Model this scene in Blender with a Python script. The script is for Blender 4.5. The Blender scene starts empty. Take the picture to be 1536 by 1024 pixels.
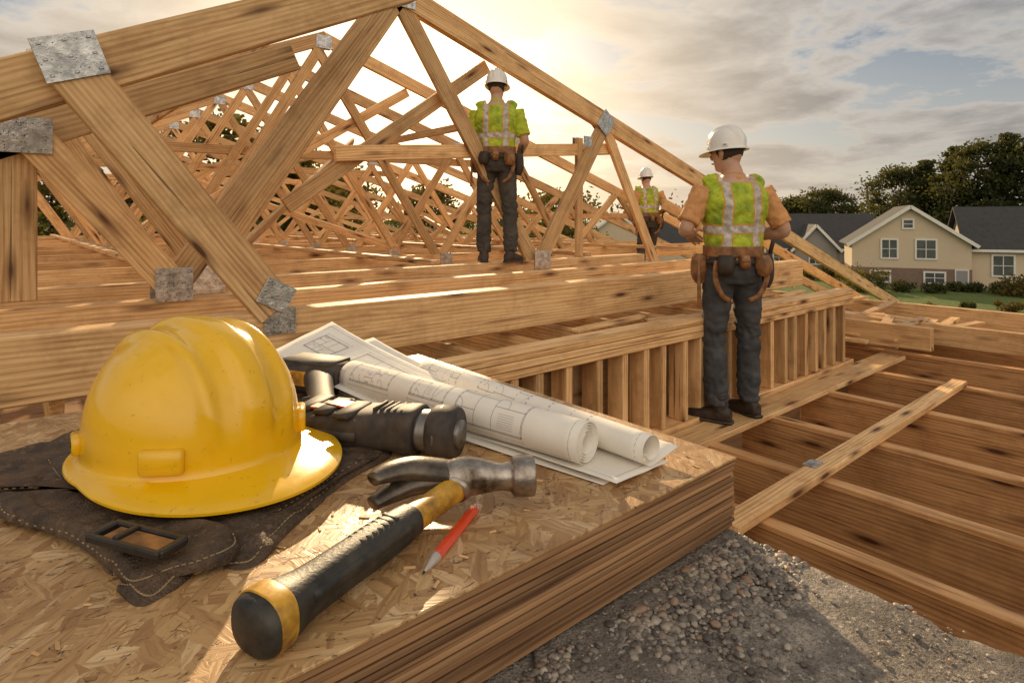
import bpy, bmesh, math, random
import numpy as np
from mathutils import Vector, Matrix, noise
R=random.Random(7); rng=np.random.default_rng(7)
D=bpy.data; scene=bpy.context.scene
YAW=math.atan2(768-5,900.0)          # structure grid is turned from the view axis
CY,SY=math.cos(YAW),math.sin(YAW)
def C(x,d,z=0): return Vector((CY*x+SY*d,-SY*x+CY*d,z))
def T(px,py,z):
    d=-z*900/(py-330); return C((px-768)/900*d,d,z)
def PV(px,py,V):
    t=(px-768)/900; d=V/(CY-SY*t); return Vector((d*(CY*t+SY),V,-(py-330)/900*d))
Z=Vector((0,0,1))
# ---------------------------------------------------------------- node helpers
def newmat(name):
    m=D.materials.new(name); m.use_nodes=True; nt=m.node_tree
    b=nt.nodes['Principled BSDF']; return m,nt,b
def N(nt,t,**k):
    n=nt.nodes.new(t)
    for a,v in k.items():
        if a in n.inputs: n.inputs[a].default_value=v
        else: setattr(n,a,v)
    return n
def L(nt,a,b): nt.links.new(a,b)
def ramp(nt,fac,stops,interp='LINEAR'):
    r=nt.nodes.new('ShaderNodeValToRGB'); cr=r.color_ramp; cr.interpolation=interp
    while len(cr.elements)<len(stops): cr.elements.new(.5)
    for e,(p,c) in zip(cr.elements,stops):
        e.position=p; e.color=(c,c,c,1) if isinstance(c,(int,float)) else (*c,1)
    L(nt,fac,r.inputs[0]); return r.outputs[0]
def mapping(nt,src,scale=(1,1,1),rot=(0,0,0),loc=(0,0,0)):
    m=nt.nodes.new('ShaderNodeMapping'); m.inputs['Scale'].default_value=scale
    m.inputs['Rotation'].default_value=rot; m.inputs['Location'].default_value=loc
    L(nt,src,m.inputs[0]); return m.outputs[0]
def noi(nt,vec,scale,detail=4,rough=.55,dist=0):
    n=N(nt,'ShaderNodeTexNoise'); n.inputs['Scale'].default_value=scale; n.inputs['Detail'].default_value=detail
    n.inputs['Roughness'].default_value=rough; n.inputs['Distortion'].default_value=dist
    if vec is not None: L(nt,vec,n.inputs['Vector'])
    return n.outputs['Fac']
def math_(nt,op,a,b=None,clamp=False):
    n=nt.nodes.new('ShaderNodeMath'); n.operation=op; n.use_clamp=clamp
    for i,v in enumerate((a,b)):
        if v is None: continue
        if isinstance(v,(int,float)): n.inputs[i].default_value=v
        else: L(nt,v,n.inputs[i])
    return n.outputs[0]
def mix(nt,fac,a,b,mode='MIX'):
    n=nt.nodes.new('ShaderNodeMixRGB'); n.blend_type=mode
    for i,v in enumerate((fac,a,b)):
        if isinstance(v,(int,float)): n.inputs[i].default_value=v if i==0 else (v,v,v,1)
        elif isinstance(v,tuple): n.inputs[i].default_value=(*v,1)
        else: L(nt,v,n.inputs[i])
    return n.outputs[0]
def bump(nt,b,h,strength=.3,dist=.01):
    n=nt.nodes.new('ShaderNodeBump'); n.inputs['Strength'].default_value=strength; n.inputs['Distance'].default_value=dist
    L(nt,h,n.inputs['Height']); L(nt,n.outputs[0],b.inputs['Normal'])
def objco(nt): return nt.nodes.new('ShaderNodeTexCoord').outputs['Object']
def attr(nt,name,out='Vector'):
    a=nt.nodes.new('ShaderNodeAttribute'); a.attribute_name=name; return a.outputs[out]
def wood(name,light,mid,dark,rough=.6,knots=True,osc=1):
    m,nt,b=newmat(name); g=attr(nt,'grain'); t=attr(nt,'tint','Fac')
    big=noi(nt,mapping(nt,g,(1.1,16*osc,16*osc)),1.6,3,.55,.6)
    rings=N(nt,'ShaderNodeTexWave'); rings.bands_direction='Y'; rings.inputs['Scale'].default_value=15*osc
    rings.inputs['Distortion'].default_value=9; rings.inputs['Detail'].default_value=2; rings.inputs['Detail Scale'].default_value=.45
    L(nt,mapping(nt,g,(.13,1,1)),rings.inputs['Vector'])
    fine=noi(nt,mapping(nt,g,(6,260,260)),1,3,.65)
    f=math_(nt,'ADD',math_(nt,'MULTIPLY',big,.50),math_(nt,'ADD',math_(nt,'MULTIPLY',rings.outputs['Fac'],.15),math_(nt,'MULTIPLY',fine,.42)))
    col=ramp(nt,f,[(.36,light),(.55,mid),(.76,dark)])
    ck=ramp(nt,noi(nt,mapping(nt,g,(1.5,70,70)),1,2,.5),[(.66,0.),(.71,.8)])
    col=mix(nt,ck,col,(dark[0]*.45,dark[1]*.38,dark[2]*.38))
    if knots:
        v=N(nt,'ShaderNodeTexVoronoi'); v.inputs['Scale'].default_value=1; L(nt,mapping(nt,g,(2.2,10,10)),v.inputs['Vector'])
        k=ramp(nt,v.outputs['Distance'],[(.08,1.),(.13,.6),(.28,0.)])
        col=mix(nt,k,col,(dark[0]*.3,dark[1]*.22,dark[2]*.22))
        dirt=ramp(nt,noi(nt,g,4.1,5,.75),[(.48,0.),(.74,.55)]); col=mix(nt,dirt,col,(dark[0]*.8,dark[1]*.75,dark[2]*.7))
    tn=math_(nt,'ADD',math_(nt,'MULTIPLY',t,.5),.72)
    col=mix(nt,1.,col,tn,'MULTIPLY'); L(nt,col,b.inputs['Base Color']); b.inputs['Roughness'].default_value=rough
    b.inputs['Specular IOR Level'].default_value=.35
    bump(nt,b,math_(nt,'SUBTRACT',f,ck),.5,.003); return m
WOOD=wood('spruce_lumber',(.85,.57,.29),(.68,.41,.18),(.36,.18,.07))
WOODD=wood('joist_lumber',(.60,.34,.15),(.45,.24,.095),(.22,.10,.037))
LAYER=wood('laminated_edge',(.46,.27,.13),(.31,.165,.075),(.10,.046,.022),.8,False,3)
def metalplate():
    m,nt,b=newmat('galvanised_plate'); o=objco(nt)
    n=noi(nt,o,22,4,.7); v=N(nt,'ShaderNodeTexVoronoi'); v.inputs['Scale'].default_value=75; v.inputs['Randomness'].default_value=.45; L(nt,mapping(nt,o,(1,.3,1)),v.inputs['Vector'])
    teeth=ramp(nt,v.outputs['Distance'],[(.13,0.),(.24,1.)])
    L(nt,mix(nt,teeth,(.05,.045,.04),mix(nt,ramp(nt,n,[(.35,0.),(.7,1.)]),(.30,.30,.30),(.74,.73,.71))),b.inputs['Base Color'])
    b.inputs['Metallic'].default_value=.8; b.inputs['Roughness'].default_value=.33
    bump(nt,b,math_(nt,'ADD',teeth,n),.8,.005); return m
PLATE=metalplate()
def simple(name,col,rough=.5,metal=0,var=.25,scale=12,bmp=.15,bd=.003,coat=0,col2=None,detail=4):
    m,nt,b=newmat(name); o=objco(nt); n=noi(nt,o,scale,detail,.6)
    c2=col2 or tuple(c*(1-var*2) for c in col)
    L(nt,mix(nt,ramp(nt,n,[(.35,0.),(.7,1.)]),col,c2),b.inputs['Base Color'])
    b.inputs['Roughness'].default_value=rough; b.inputs['Metallic'].default_value=metal
    b.inputs['Coat Weight'].default_value=coat
    if bmp: bump(nt,b,noi(nt,o,scale*6,3),bmp,bd)
    return m
# ---------------------------------------------------------------- mesh helpers
class MB:
    def __init__(s): s.v=[];s.f=[];s.g=[];s.t=[];s.m=[]
    def add(s,vs,fs,mi=0,grain=None,tint=.5):
        o=len(s.v); s.v+=[tuple(v) for v in vs]; s.f+=[tuple(i+o for i in f) for f in fs]
        s.g+=[tuple(x) for x in (grain if grain is not None else vs)]; s.t+=[tint]*len(vs); s.m+=[mi]*len(fs)
    def obj(s,name,mats,smooth=False,parent=None,loc=None):
        me=D.meshes.new(name); me.from_pydata(s.v,[],s.f)
        a=me.attributes.new('grain','FLOAT_VECTOR','POINT'); a.data.foreach_set('vector',np.array(s.g,dtype=np.float32).ravel())
        a=me.attributes.new('tint','FLOAT','POINT'); a.data.foreach_set('value',np.array(s.t,dtype=np.float32))
        for m in mats: me.materials.append(m)
        me.polygons.foreach_set('material_index',s.m)
        bm=bmesh.new(); bm.from_mesh(me); bmesh.ops.recalc_face_normals(bm,faces=bm.faces); bm.to_mesh(me); bm.free()
        me.polygons.foreach_set('use_smooth',[smooth]*len(me.polygons)); me.update()
        ob=D.objects.new(name,me); scene.collection.objects.link(ob)
        if parent: ob.parent=parent
        if loc is not None: ob.location=loc
        return ob
def bbox_faces():
    F=[]; idx=lambda s,a:((s[0]>0)*4+(s[1]>0)*2+(s[2]>0))*3+a
    for a in range(3):
        b,c=(a+1)%3,(a+2)%3
        for s in(-1,1):
            q=[]
            for sb,sc in((-1,-1),(1,-1),(1,1),(-1,1)):
                sg=[0,0,0]; sg[a]=s;sg[b]=sb;sg[c]=sc; q.append(idx(sg,a))
            F.append(q)
    for c in range(3):
        a,b=(c+1)%3,(c+2)%3
        for sa in(-1,1):
            for sb in(-1,1):
                q=[]
                for sc,ax in((-1,a),(1,a),(1,b),(-1,b)):
                    sg=[0,0,0];sg[a]=sa;sg[b]=sb;sg[c]=sc;q.append(idx(sg,ax))
                F.append(q)
    for x in(-1,1):
        for y in(-1,1):
            for z in(-1,1): F.append([idx((x,y,z),a) for a in range(3)])
    return F
BF=bbox_faces()
def bbox_verts(h,b):
    V=[]
    for x in(-1,1):
        for y in(-1,1):
            for z in(-1,1):
                s=(x,y,z)
                for a in range(3): V.append(Vector([s[i]*(h[i]-(0 if i==a else b)) for i in range(3)]))
    return V
def box(B,c,h,rot=None,mi=0,bev=.003,tint=None,goff=None):
    bev=min(bev,min(h)*.45); V=bbox_verts(h,bev); c=Vector(c)
    o=goff if goff is not None else Vector((R.uniform(0,50),R.uniform(0,50),R.uniform(0,50)))
    W=[(rot@v if rot else v)+c for v in V]
    B.add(W,BF,mi,[v+o for v in V],R.random() if tint is None else tint)
def beam(B,p0,p1,w,t,n=(0,1,0),mi=0,tint=None,bev=.004,ext=0):
    p0,p1=Vector(p0),Vector(p1); x=(p1-p0); l=x.length; x.normalize()
    y=Vector(n).cross(x).normalized(); z=x.cross(y); M=Matrix((x,y,z)).transposed()
    box(B,(p0+p1)/2,(l/2+ext,w/2,t/2),M,mi,bev,tint)
def plate(B,u,z,V,sx=.16,sz=.13,th=.05,ang=0):
    for s in(-1,1):
        M=Matrix.Rotation(ang,3,'Y'); c=Vector((u,V+s*(th/2+.004),z))
        box(B,c,(sx/2,.0025,sz/2),M,1,.001)
        if s<0:
            for i in(-1,0,1):
                for j in(-1,0,1):
                    box(B,c+M@Vector((i*sx*.38,-.004,j*sz*.36)),(.007,.0035,.004),M,1,.002)
def empty(name,loc=(0,0,0),yaw=0,scale=1):
    e=D.objects.new(name,None); scene.collection.objects.link(e); e.location=loc; e.rotation_euler=(0,0,yaw); e.scale=(scale,)*3; e.empty_display_size=.1; return e
def catmull(P,n):
    P=[np.array(p,float) for p in P]; out=[]
    for i in range(len(P)-1):
        p0=P[max(i-1,0)];p1=P[i];p2=P[i+1];p3=P[min(i+2,len(P)-1)]
        for k in range(n):
            t=k/n; out.append(.5*((2*p1)+(-p0+p2)*t+(2*p0-5*p1+4*p2-p3)*t*t+(-p0+3*p1-3*p2+p3)*t**3))
    out.append(P[-1]); return out
def loft(B,stations,up=(0,0,1),seg=24,mi=0,sub=4,power=2.,tint=.5,cap=True):
    S=catmull(stations,sub); vs=[];n=len(S); up=Vector(up); e=2/power
    ct=[(math.copysign(abs(math.cos(2*math.pi*k/seg))**e,math.cos(2*math.pi*k/seg)),math.copysign(abs(math.sin(2*math.pi*k/seg))**e,math.sin(2*math.pi*k/seg))) for k in range(seg)]
    for i,s in enumerate(S):
        a=S[max(i-1,0)][:3]; b=S[min(i+1,n-1)][:3]; tg=Vector(b-a).normalized(); side=tg.cross(up)
        if side.length<1e-3: side=Vector((1,0,0))
        side.normalize(); u=side.cross(tg).normalized(); c=Vector(s[:3]); ra=max(s[3],1e-4); rb=max(s[4],1e-4)
        for cx,cy in ct: vs.append(c+side*(cx*ra)+u*(cy*rb))
    fs=[(i*seg+k,i*seg+(k+1)%seg,(i+1)*seg+(k+1)%seg,(i+1)*seg+k) for i in range(n-1) for k in range(seg)]
    if cap: fs+= [tuple(range(seg)),tuple(range((n-1)*seg,n*seg))]
    B.add(vs,fs,mi,None,tint)
# ================================================================= HARD HAT
def hat(name,mat,bandm,parent=None,a=.128,b=.110,h=.138,nT=200,nR=44,vd=.010):
    vs=[];fs=[]
    def ridge(x,y,z):
        f=min(1,max(0,(z/h-.12)/.28))
        c=.0095*math.exp(-(abs(x)/.0165)**6); s=sum(.0075*math.exp(-((x-k)/.0075)**2) for k in(-.046,.046)); return (c+s)*f
    rings=[]
    for i in range(nR+1):
        ph=(math.pi/2)*i/nR; r=math.sin(ph)**.82; z=h*math.cos(ph)**.86 if i<nR else 0; ring=[]
        for j in range(nT):
            th=2*math.pi*j/nT; x=b*r*math.cos(th); y=a*r*math.sin(th); q=ridge(x,y,z); n=Vector((x/b,y/a,z/h*1.1)).normalized(); ring.append(Vector((x,y,z))+n*q)
        rings.append(ring)
    def ext(off,dz,vis,vdz):
        ring=[]
        for j in range(nT):
            th=2*math.pi*j/nT; f=max(0,math.sin(th)); f=f**1.3; o=off+vis*f; ring.append(Vector(((b+o*.9)*math.cos(th),(a+o)*math.sin(th),dz-vdz*vd/.014*f)))
        return ring
    rings+= [ext(.002,-.004,.0,0),ext(.006,-.006,.015,.003),ext(.012,-.008,.038,.009),ext(.014,-.009,.047,.012),ext(.0155,-.0105,.051,.014),ext(.0155,-.0130,.051,.0145),ext(.013,-.0138,.047,.0135),ext(.004,-.0115,.02,.006),ext(-.006,-.010,0,0)]
    for i in range(nR-2,0,-4):
        ph=(math.pi/2)*i/nR; r=math.sin(ph)**.82*.945; z=h*.94*math.cos(ph)**.86; rings.append([Vector((b*r*math.cos(2*math.pi*j/nT),a*r*math.sin(2*math.pi*j/nT),z)) for j in range(nT)])
    for r in rings: vs+=r
    for i in range(len(rings)-1):
        for j in range(nT):
            k=(j+1)%nT; fs.append((i*nT+j,i*nT+k,(i+1)*nT+k,(i+1)*nT+j))
    B=MB(); B.add(vs,fs)
    for deg,w,hh in((-22,.017,.010),(42,.021,.013),(138,.021,.013),(202,.017,.010)):
        th=math.radians(deg); n=Vector((math.cos(th)/b,math.sin(th)/a,0)).normalized(); p=Vector((b*math.cos(th),a*math.sin(th),.016))
        M=Matrix((Vector((-n.y,n.x,0)),n,Vector((0,0,1)))).transposed()
        box(B,p+n*.001,(w,.0055,hh),M,0,.003)
        if w<.02: box(B,p+n*.0062+Vector((0,0,.001)),(w*.6,.001,.003),M,1,.0005)
    o=B.obj(name,[mat,bandm],True,parent)
    e=o.modifiers.new('e','EDGE_SPLIT'); e.split_angle=math.radians(50)
    return o
BLK=simple('black_plastic',(.02,.02,.02),.45,0,.2,40,.2,.001)
def hatmat(name,col):
    m,nt,b=newmat(name); o=objco(nt)
    c=mix(nt,ramp(nt,noi(nt,o,14,5,.65),[(.45,0.),(.8,.22)]),col,tuple(x*.55 for x in col))
    v=ramp(nt,noi(nt,o,110,5,.75,.4),[(.62,0.),(.68,.5)]); c=mix(nt,v,c,tuple(x*.32 for x in col)); L(nt,c,b.inputs['Base Color'])
    L(nt,ramp(nt,noi(nt,o,25,5,.7),[(.3,.14),(.7,.30)]),b.inputs['Roughness']); bump(nt,b,noi(nt,o,60,4),.06,.002)
    b.inputs['Coat Weight'].default_value=.45; b.inputs['Coat Roughness'].default_value=.08; return m
YEL=hatmat('yellow_shell',(.88,.50,.004)); WHT=hatmat('white_shell',(.80,.78,.74))
RUB=simple('hammer_rubber',(.014,.013,.012),.5,0,.1,50,.4,.001,col2=(.06,.05,.035))
# ================================================================= WORKERS
def remesh(B,name,mats,parent,vox=.011,fold=0,fscale=18,smooth=3,fz=None):
    ob=B.obj(name+'_src',mats,True); m=ob.modifiers.new('r','REMESH'); m.mode='VOXEL'; m.voxel_size=vox; m.use_smooth_shade=True
    s=ob.modifiers.new('s','SMOOTH'); s.iterations=smooth; s.factor=.5
    dg=bpy.context.evaluated_depsgraph_get(); me=D.meshes.new_from_object(ob.evaluated_get(dg)); D.objects.remove(ob)
    me.name=name
    if not me.materials: [me.materials.append(x) for x in mats]
    if fold:
        for v in me.vertices:
            p=v.co; k=fz(p) if fz else 1; q=noise.noise(Vector((p.x*fscale*.8,p.y*fscale*.8,p.z*fscale*1.5)))+.6*noise.noise(Vector((p.x*fscale*2+p.z*12,p.y*fscale*2,p.z*fscale*2.2)))
            v.co=p+v.normal*(q*fold*k)
    me.polygons.foreach_set('use_smooth',[True]*len(me.polygons)); o=D.objects.new(name,me); scene.collection.objects.link(o); o.parent=parent; return o
SKIN=simple('skin',(.57,.33,.22),.5,0,.1,20,.1,.001); HAIR=simple('brown_hair',(.045,.025,.013),.7,0,.2,90,.6,.003)
JEAN=simple('dark_jeans',(.075,.078,.082),.85,0,.3,6,.3,.002,col2=(.026,.026,.028)); JEAN2=simple('brown_trousers',(.08,.07,.058),.85,0,.3,6,.3,.002,col2=(.03,.027,.023))
BOOT=simple('work_boot',(.05,.031,.02),.55,0,.3,30,.3,.002); BELT=simple('tool_belt_leather',(.34,.15,.048),.55,0,.3,20,.3,.002,col2=(.11,.045,.017)); DBELT=simple('dark_pouch',(.05,.036,.025),.6,0,.3,20,.3,.002)
SHO=simple('orange_shirt',(.70,.34,.13),.85,0,.2,14,.3,.003); SHG=simple('hi_vis_shirt',(.50,.58,.03),.8,0,.2,14,.3,.003)
def vestmat():
    m,nt,b=newmat('hi_vis_vest'); o=objco(nt); s=nt.nodes.new('ShaderNodeSeparateXYZ'); L(nt,o,s.inputs[0]); x,y,z=s.outputs
    wob=math_(nt,'MULTIPLY',math_(nt,'SUBTRACT',noi(nt,o,7,2),.5),.03)
    ax=math_(nt,'ADD',math_(nt,'ABSOLUTE',x),wob); zz_=math_(nt,'ADD',z,wob)
    def band(v,c,w): return math_(nt,'LESS_THAN',math_(nt,'ABSOLUTE',math_(nt,'SUBTRACT',v,c)),w)
    f=math_(nt,'MAXIMUM',band(ax,.090,.022),band(zz_,1.165,.022))
    tr=math_(nt,'MAXIMUM',band(ax,.090,.031),band(zz_,1.165,.031))
    base=mix(nt,ramp(nt,noi(nt,o,11,5,.7),[(.38,0.),(.66,1.)]),(.52,.62,.03),(.18,.27,.015))
    chk=N(nt,'ShaderNodeTexChecker'); chk.inputs['Scale'].default_value=110; L(nt,o,chk.inputs[0]); base=mix(nt,math_(nt,'MULTIPLY',chk.outputs['Fac'],.25),base,(.12,.16,.01))
    c=mix(nt,tr,base,(.60,.30,.05)); c=mix(nt,f,c,mix(nt,ramp(nt,noi(nt,o,22,4,.7),[(.35,0.),(.65,1.)]),(.66,.62,.56),(.30,.27,.23))); L(nt,c,b.inputs['Base Color']); b.inputs['Roughness'].default_value=.7; bump(nt,b,noi(nt,o,16,4,.6,.5),.8,.012); return m
VEST=vestmat()
def hand(B,w,dirv,palmn,curl=.6,side=1):
    dirv=Vector(dirv).normalized(); n=Vector(palmn); n=(n-dirv*n.dot(dirv)).normalized(); s=dirv.cross(n)*side
    loft(B,[(*w,.024,.02),(*(w+dirv*.03),.036,.017),(*(w+dirv*.08),.040,.014),(*(w+dirv*.092),.034,.010)],up=n,seg=16)
    for k,(off,l) in enumerate(((-.029,.068),(-.010,.077),(.010,.072),(.028,.056))):
        p=w+dirv*.085+s*off; st_=[(*p,.0095,.009)]; d=dirv.copy()
        for seg_ in range(3):
            d=(Matrix.Rotation(curl,3,dirv.cross(n))@d); p=p+d*(l/3); st_.append((*p,.0088-.001*seg_,.0085-.001*seg_))
        loft(B,st_,up=n,seg=10,sub=3)
    p=w+dirv*.025-s*.028; d=(dirv*.6-s*.7+n*.2).normalized(); loft(B,[(*p,.013,.012),(*(p+d*.03),.011,.010),(*(p+d*.052+dirv*.008),.009,.009)],up=n,seg=10,sub=3)
def worker(loc,yaw,P,scale=1,head=(0,.02,0),shirt=SHO,jean=JEAN,belt=BELT,headyaw=0):
    e=empty('construction_worker',loc,yaw,scale)
    A={'hipL':(-.085,0,.93),'kneeL':(-.12,.02,.50),'ankL':(-.14,-.01,.10),'hipR':(.085,0,.93),'kneeR':(.12,.02,.50),'ankR':(.14,-.01,.10),
       'shL':(-.185,0,1.41),'elL':(-.285,-.03,1.14),'wrL':(-.17,.20,1.06),'shR':(.185,0,1.41),'elR':(.285,-.03,1.14),'wrR':(.17,.20,1.06),'lean':0,'footL':-.1,'footR':-.1}
    A.update(P); V=lambda k:Vector(A[k]); ln=A['lean']
    def ty(z): return ln*max(0,z-.95)
    def torso(B,off=0,z0=.84,z1=1.5):
        st_=[(.84,.125,.095),(.90,.155,.115),(.97,.163,.118),(1.05,.152,.108),(1.14,.156,.106),(1.25,.178,.117),(1.34,.192,.118),(1.40,.180,.104),(1.445,.132,.085),(1.475,.085,.072),(1.50,.065,.064)]
        S=[(0,ty(z)-.005,z,rx+off,ry+off) for z,rx,ry in st_ if z0<=z<=z1]; loft(B,S,up=(0,1,0),seg=40,power=2.35)
    def limb(B,a,b,c,r,off=0,f0=0,f1=1):
        a,b,c=V(a),V(b),V(c); pts=[a,a.lerp(b,.5),b,b.lerp(c,.35),c]; st_=[(*p,q+off,q+off) for p,q in zip(pts,r)]
        S=catmull(st_,6); n=len(S)-1; S=S[int(f0*n):int(f1*n)+1]; loft(B,[tuple(x) for x in S],up=(0,1,0.02),seg=24,sub=1)
    LEG=(.086,.075,.054,.055,.040); ARM=(.055,.050,.042,.042,.028)
    B=MB(); torso(B)
    for s in'LR': limb(B,'hip'+s,'knee'+s,'ank'+s,LEG); limb(B,'sh'+s,'el'+s,'wr'+s,ARM)
    hy=ty(1.5); hx=head[0]; fy=head[1]; nk=Vector((hx,hy+fy,1.63)); HR=Matrix.Rotation(headyaw,3,'Z')
    loft(B,[(0,hy-.005,1.46,.066,.064),(0,hy,1.52,.056,.058),(hx,hy+fy*.6,1.57,.056,.062)],up=(0,1,0),seg=24)
    hs_=[(-.115,.035,.045,.03),(-.085,.052,.062,.02),(-.04,.066,.085,.006),(.0,.074,.095,0),(.045,.073,.093,-.003),(.08,.058,.075,-.006),(.108,.022,.03,-.008)]
    loft(B,[(*(nk+HR@Vector((0,y,z))),rx,ry) for z,rx,ry,y in hs_],up=HR@Vector((0,1,0)),seg=32)
    loft(B,[(*(nk+HR@Vector((0,.088,.015))),.008,.008),(*(nk+HR@Vector((0,.108,-.018))),.013,.012),(*(nk+HR@Vector((0,.09,-.032))),.012,.006)],seg=12)
    for s in(-1,1): loft(B,[(*(nk+HR@Vector((s*.074,-.002,.022))),.008,.012),(*(nk+HR@Vector((s*.081,-.008,.0))),.009,.018),(*(nk+HR@Vector((s*.074,.0,-.028))),.006,.009)],seg=12)
    remesh(B,'body',[SKIN],e,.0085,smooth=2)
    B=MB()
    for s in'LR':
        w=V('wr'+s); d=(w-V('el'+s)).normalized(); sg=-1 if s=='L' else 1; hand(B,w,d+Vector((-sg*.3,.2,-.1)),Vector((-sg*.8,0,-.6)),.5,1 if s=='L' else -1)
    B.obj('hands',[SKIN],True,e)
    B=MB()
    for s in(-1,1):
        c=nk+HR@Vector((s*.031,.083,.012)); loft(B,[(*(c+HR@Vector((0,-.008,0))),.006,.006),(*c,.012,.010),(*(c+HR@Vector((0,.006,0))),.004,.004)],seg=12)
    loft(B,[(*(nk+HR@Vector((-.025,.088,-.058))),.003,.003),(*(nk+HR@Vector((0,.096,-.056))),.006,.005),(*(nk+HR@Vector((.025,.088,-.058))),.003,.003)],seg=8)
    B.obj('eyes_and_mouth',[simple('eye',(.10,.05,.04),.4)],True,e)
    B=MB(); loft(B,[(*(nk+HR@Vector((0,y,z))),rx,ry) for z,rx,ry,y in((-.062,.045,.04,-.035),(-.04,.066,.072,-.022),(0,.079,.088,-.014),(.045,.079,.092,-.012),(.085,.062,.078,-.01),(.108,.03,.04,-.01))],up=HR@Vector((0,1,0)),seg=32)
    remesh(B,'hair',[HAIR],e,.008,.003,60)
    B=MB(); torso(B,.012,.84,1.05)
    for s in'LR': limb(B,'hip'+s,'knee'+s,'ank'+s,(.090,.084,.066,.066,.062),.003)
    loft(B,[(0,0,.84,.09,.08),(0,0,.90,.15,.112)],up=(0,1,0),seg=30)
    remesh(B,'trousers',[jean],e,.010,.010,17,3,lambda p:1.6 if p.z<.28 or .42<p.z<.58 else .8)
    B=MB(); torso(B,.009,.97,1.445)
    for s in'LR': limb(B,'sh'+s,'el'+s,'wr'+s,(.062,.062,.058,.05,.04),.005,0,.42)
    loft(B,[(0,hy-.005,1.43,.10,.08),(0,hy-.003,1.49,.070,.070),(0,hy-.003,1.515,.066,.068)],up=(0,1,0),seg=30)
    remesh(B,'shirt',[shirt],e,.009,.008,18,2)
    B=MB(); torso(B,.020,1.05,1.445)
    for s in(-1,1): loft(B,[(s*.08,hy-.004,1.432,.05,.082),(s*.13,hy-.004,1.418,.045,.086),(s*.165,hy-.004,1.40,.036,.08)],up=(0,0,1),seg=24)
    remesh(B,'vest',[VEST],e,.009,.010,14,1)
    B=MB(); loft(B,[(0,-.003,z,.180,.134) for z in(1.00,1.02,1.045,1.065)],up=(0,1,0),seg=44,power=2.35,sub=2)
    loft(B,[(0,-.003,z,.185,.138) for z in(.955,.985)],up=(0,1,0),seg=44,power=2.35,sub=1,mi=1)
    for x,y,r,h,mi in((-.19,.03,.055,.085,0),(.195,.01,.058,.10,1),(.12,-.125,.045,.055,0),(-.10,-.13,.045,.05,1),(0,-.135,.03,.03,0)):
        ang=math.atan2(y,x); M=Matrix.Rotation(ang,3,'Z'); loft(B,[(x,y,1.01,.032,r),(x*1.05,y*1.05,.97,.045,r*1.05),(x*1.07,y*1.07,1.0-h*1.3,.043,r),(x*1.02,y*1.02,1.0-h*1.9,.025,r*.8)],up=M@Vector((0,1,0)),seg=20,power=3.2,mi=mi)
    beam(B,(-.225,-.02,.98),(-.235,-.05,.70),.02,.015,mi=0); beam(B,(.235,.0,1.0),(.245,-.03,1.10),.022,.02,mi=1)
    for s in(-1,1):
        loft(B,[(s*.15,-.11,.98,.018,.006),(s*.16,-.108,.88,.018,.006),(s*.12,-.105,.78,.016,.006),(s*.06,-.085,.74,.014,.006)],up=(0,1,0),seg=10)
    B.obj('tool_belt',[belt,DBELT],True,e)
    B=MB()
    for s in'LR':
        a=V('ank'+s); M=Matrix.Rotation(A['foot'+s],3,'Z'); q=lambda x,y,z:tuple(a+M@Vector((x,y,z-.10)))
        loft(B,[(*q(0,-.08,.045),.02,.02),(*q(0,-.07,.045),.036,.042),(*q(0,-.01,.05),.042,.048),(*q(0,.06,.042),.043,.040),(*q(0,.13,.032),.047,.031),(*q(0,.175,.028),.035,.026),(*q(0,.19,.026),.012,.012)],seg=20,power=2.6)
        loft(B,[(*q(0,-.012,.04),.046,.052),(*q(0,-.012,.12),.045,.050),(*q(0,-.012,.17),.048,.052)],up=(0,1,0),seg=20)
    remesh(B,'boots',[BOOT],e,.009,.002,30,2)
    B=MB()
    for s in'LR':
        a=V('ank'+s); M=Matrix.Rotation(A['foot'+s],3,'Z'); q=lambda x,y,z:tuple(a+M@Vector((x,y,z-.10)))
        loft(B,[(*q(0,-.088,.010),.03,.010),(*q(0,-.03,.010),.044,.010),(*q(0,.05,.010),.044,.010),(*q(0,.14,.010),.05,.010),(*q(0,.19,.010),.03,.010)],seg=16,power=5)
    B.obj('soles',[RUB],True,e)
    h=hat('hard_hat_white',WHT,BLK,e,h=.15,nT=96,nR=28,vd=.014); h.scale=(.93,.93,.95); h.location=nk+Vector((0,-.004,.028)); h.rotation_euler=(math.radians(-4),0,headyaw)
    return e
CH=-.38; V0=4.25
vy=-YAW
l=C(1.335,3.70,-1.222); l.y=1.93
worker(l,vy+.10,{'wrL':(-.20,.18,1.13),'wrR':(.20,.17,1.11),'elL':(-.315,-.04,1.17),'elR':(.305,-.04,1.16),'footL':.85,'footR':.35,'ankL':(-.11,-.03,.10),'ankR':(.14,.08,.10),'kneeL':(-.105,.04,.50),'kneeR':(.14,.08,.5)},1.0,headyaw=.6,head=(-.02,.04,0))
l=C(-.165,5.46,0); l.y=V0-.02; l.z=CH
worker(l,vy-.05,{'wrR':(.20,.16,1.00),'elR':(.26,-.02,1.13),'wrL':(-.12,.22,1.12),'elL':(-.245,.02,1.13),'ankL':(-.12,0,.1),'ankR':(.13,0,.1),'footL':.2,'footR':-.5},.97,headyaw=-.1,shirt=SHG,jean=JEAN2,head=(0,.02,0))
lw=C(1.98,8.7,-.86)
worker(lw,vy+.2,{'wrR':(.16,.25,1.0),'wrL':(-.2,.2,1.0),'kneeR':(.13,.16,.52),'ankR':(.12,.05,.1),'kneeL':(-.1,.06,.48),'lean':.15},.90,headyaw=.1,jean=JEAN2)
B=MB(); beam(B,(lw.x-1.5,lw.y,-.879),(lw.x+2.2,lw.y,-.879),.5,.035,n=(0,0,1))
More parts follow.
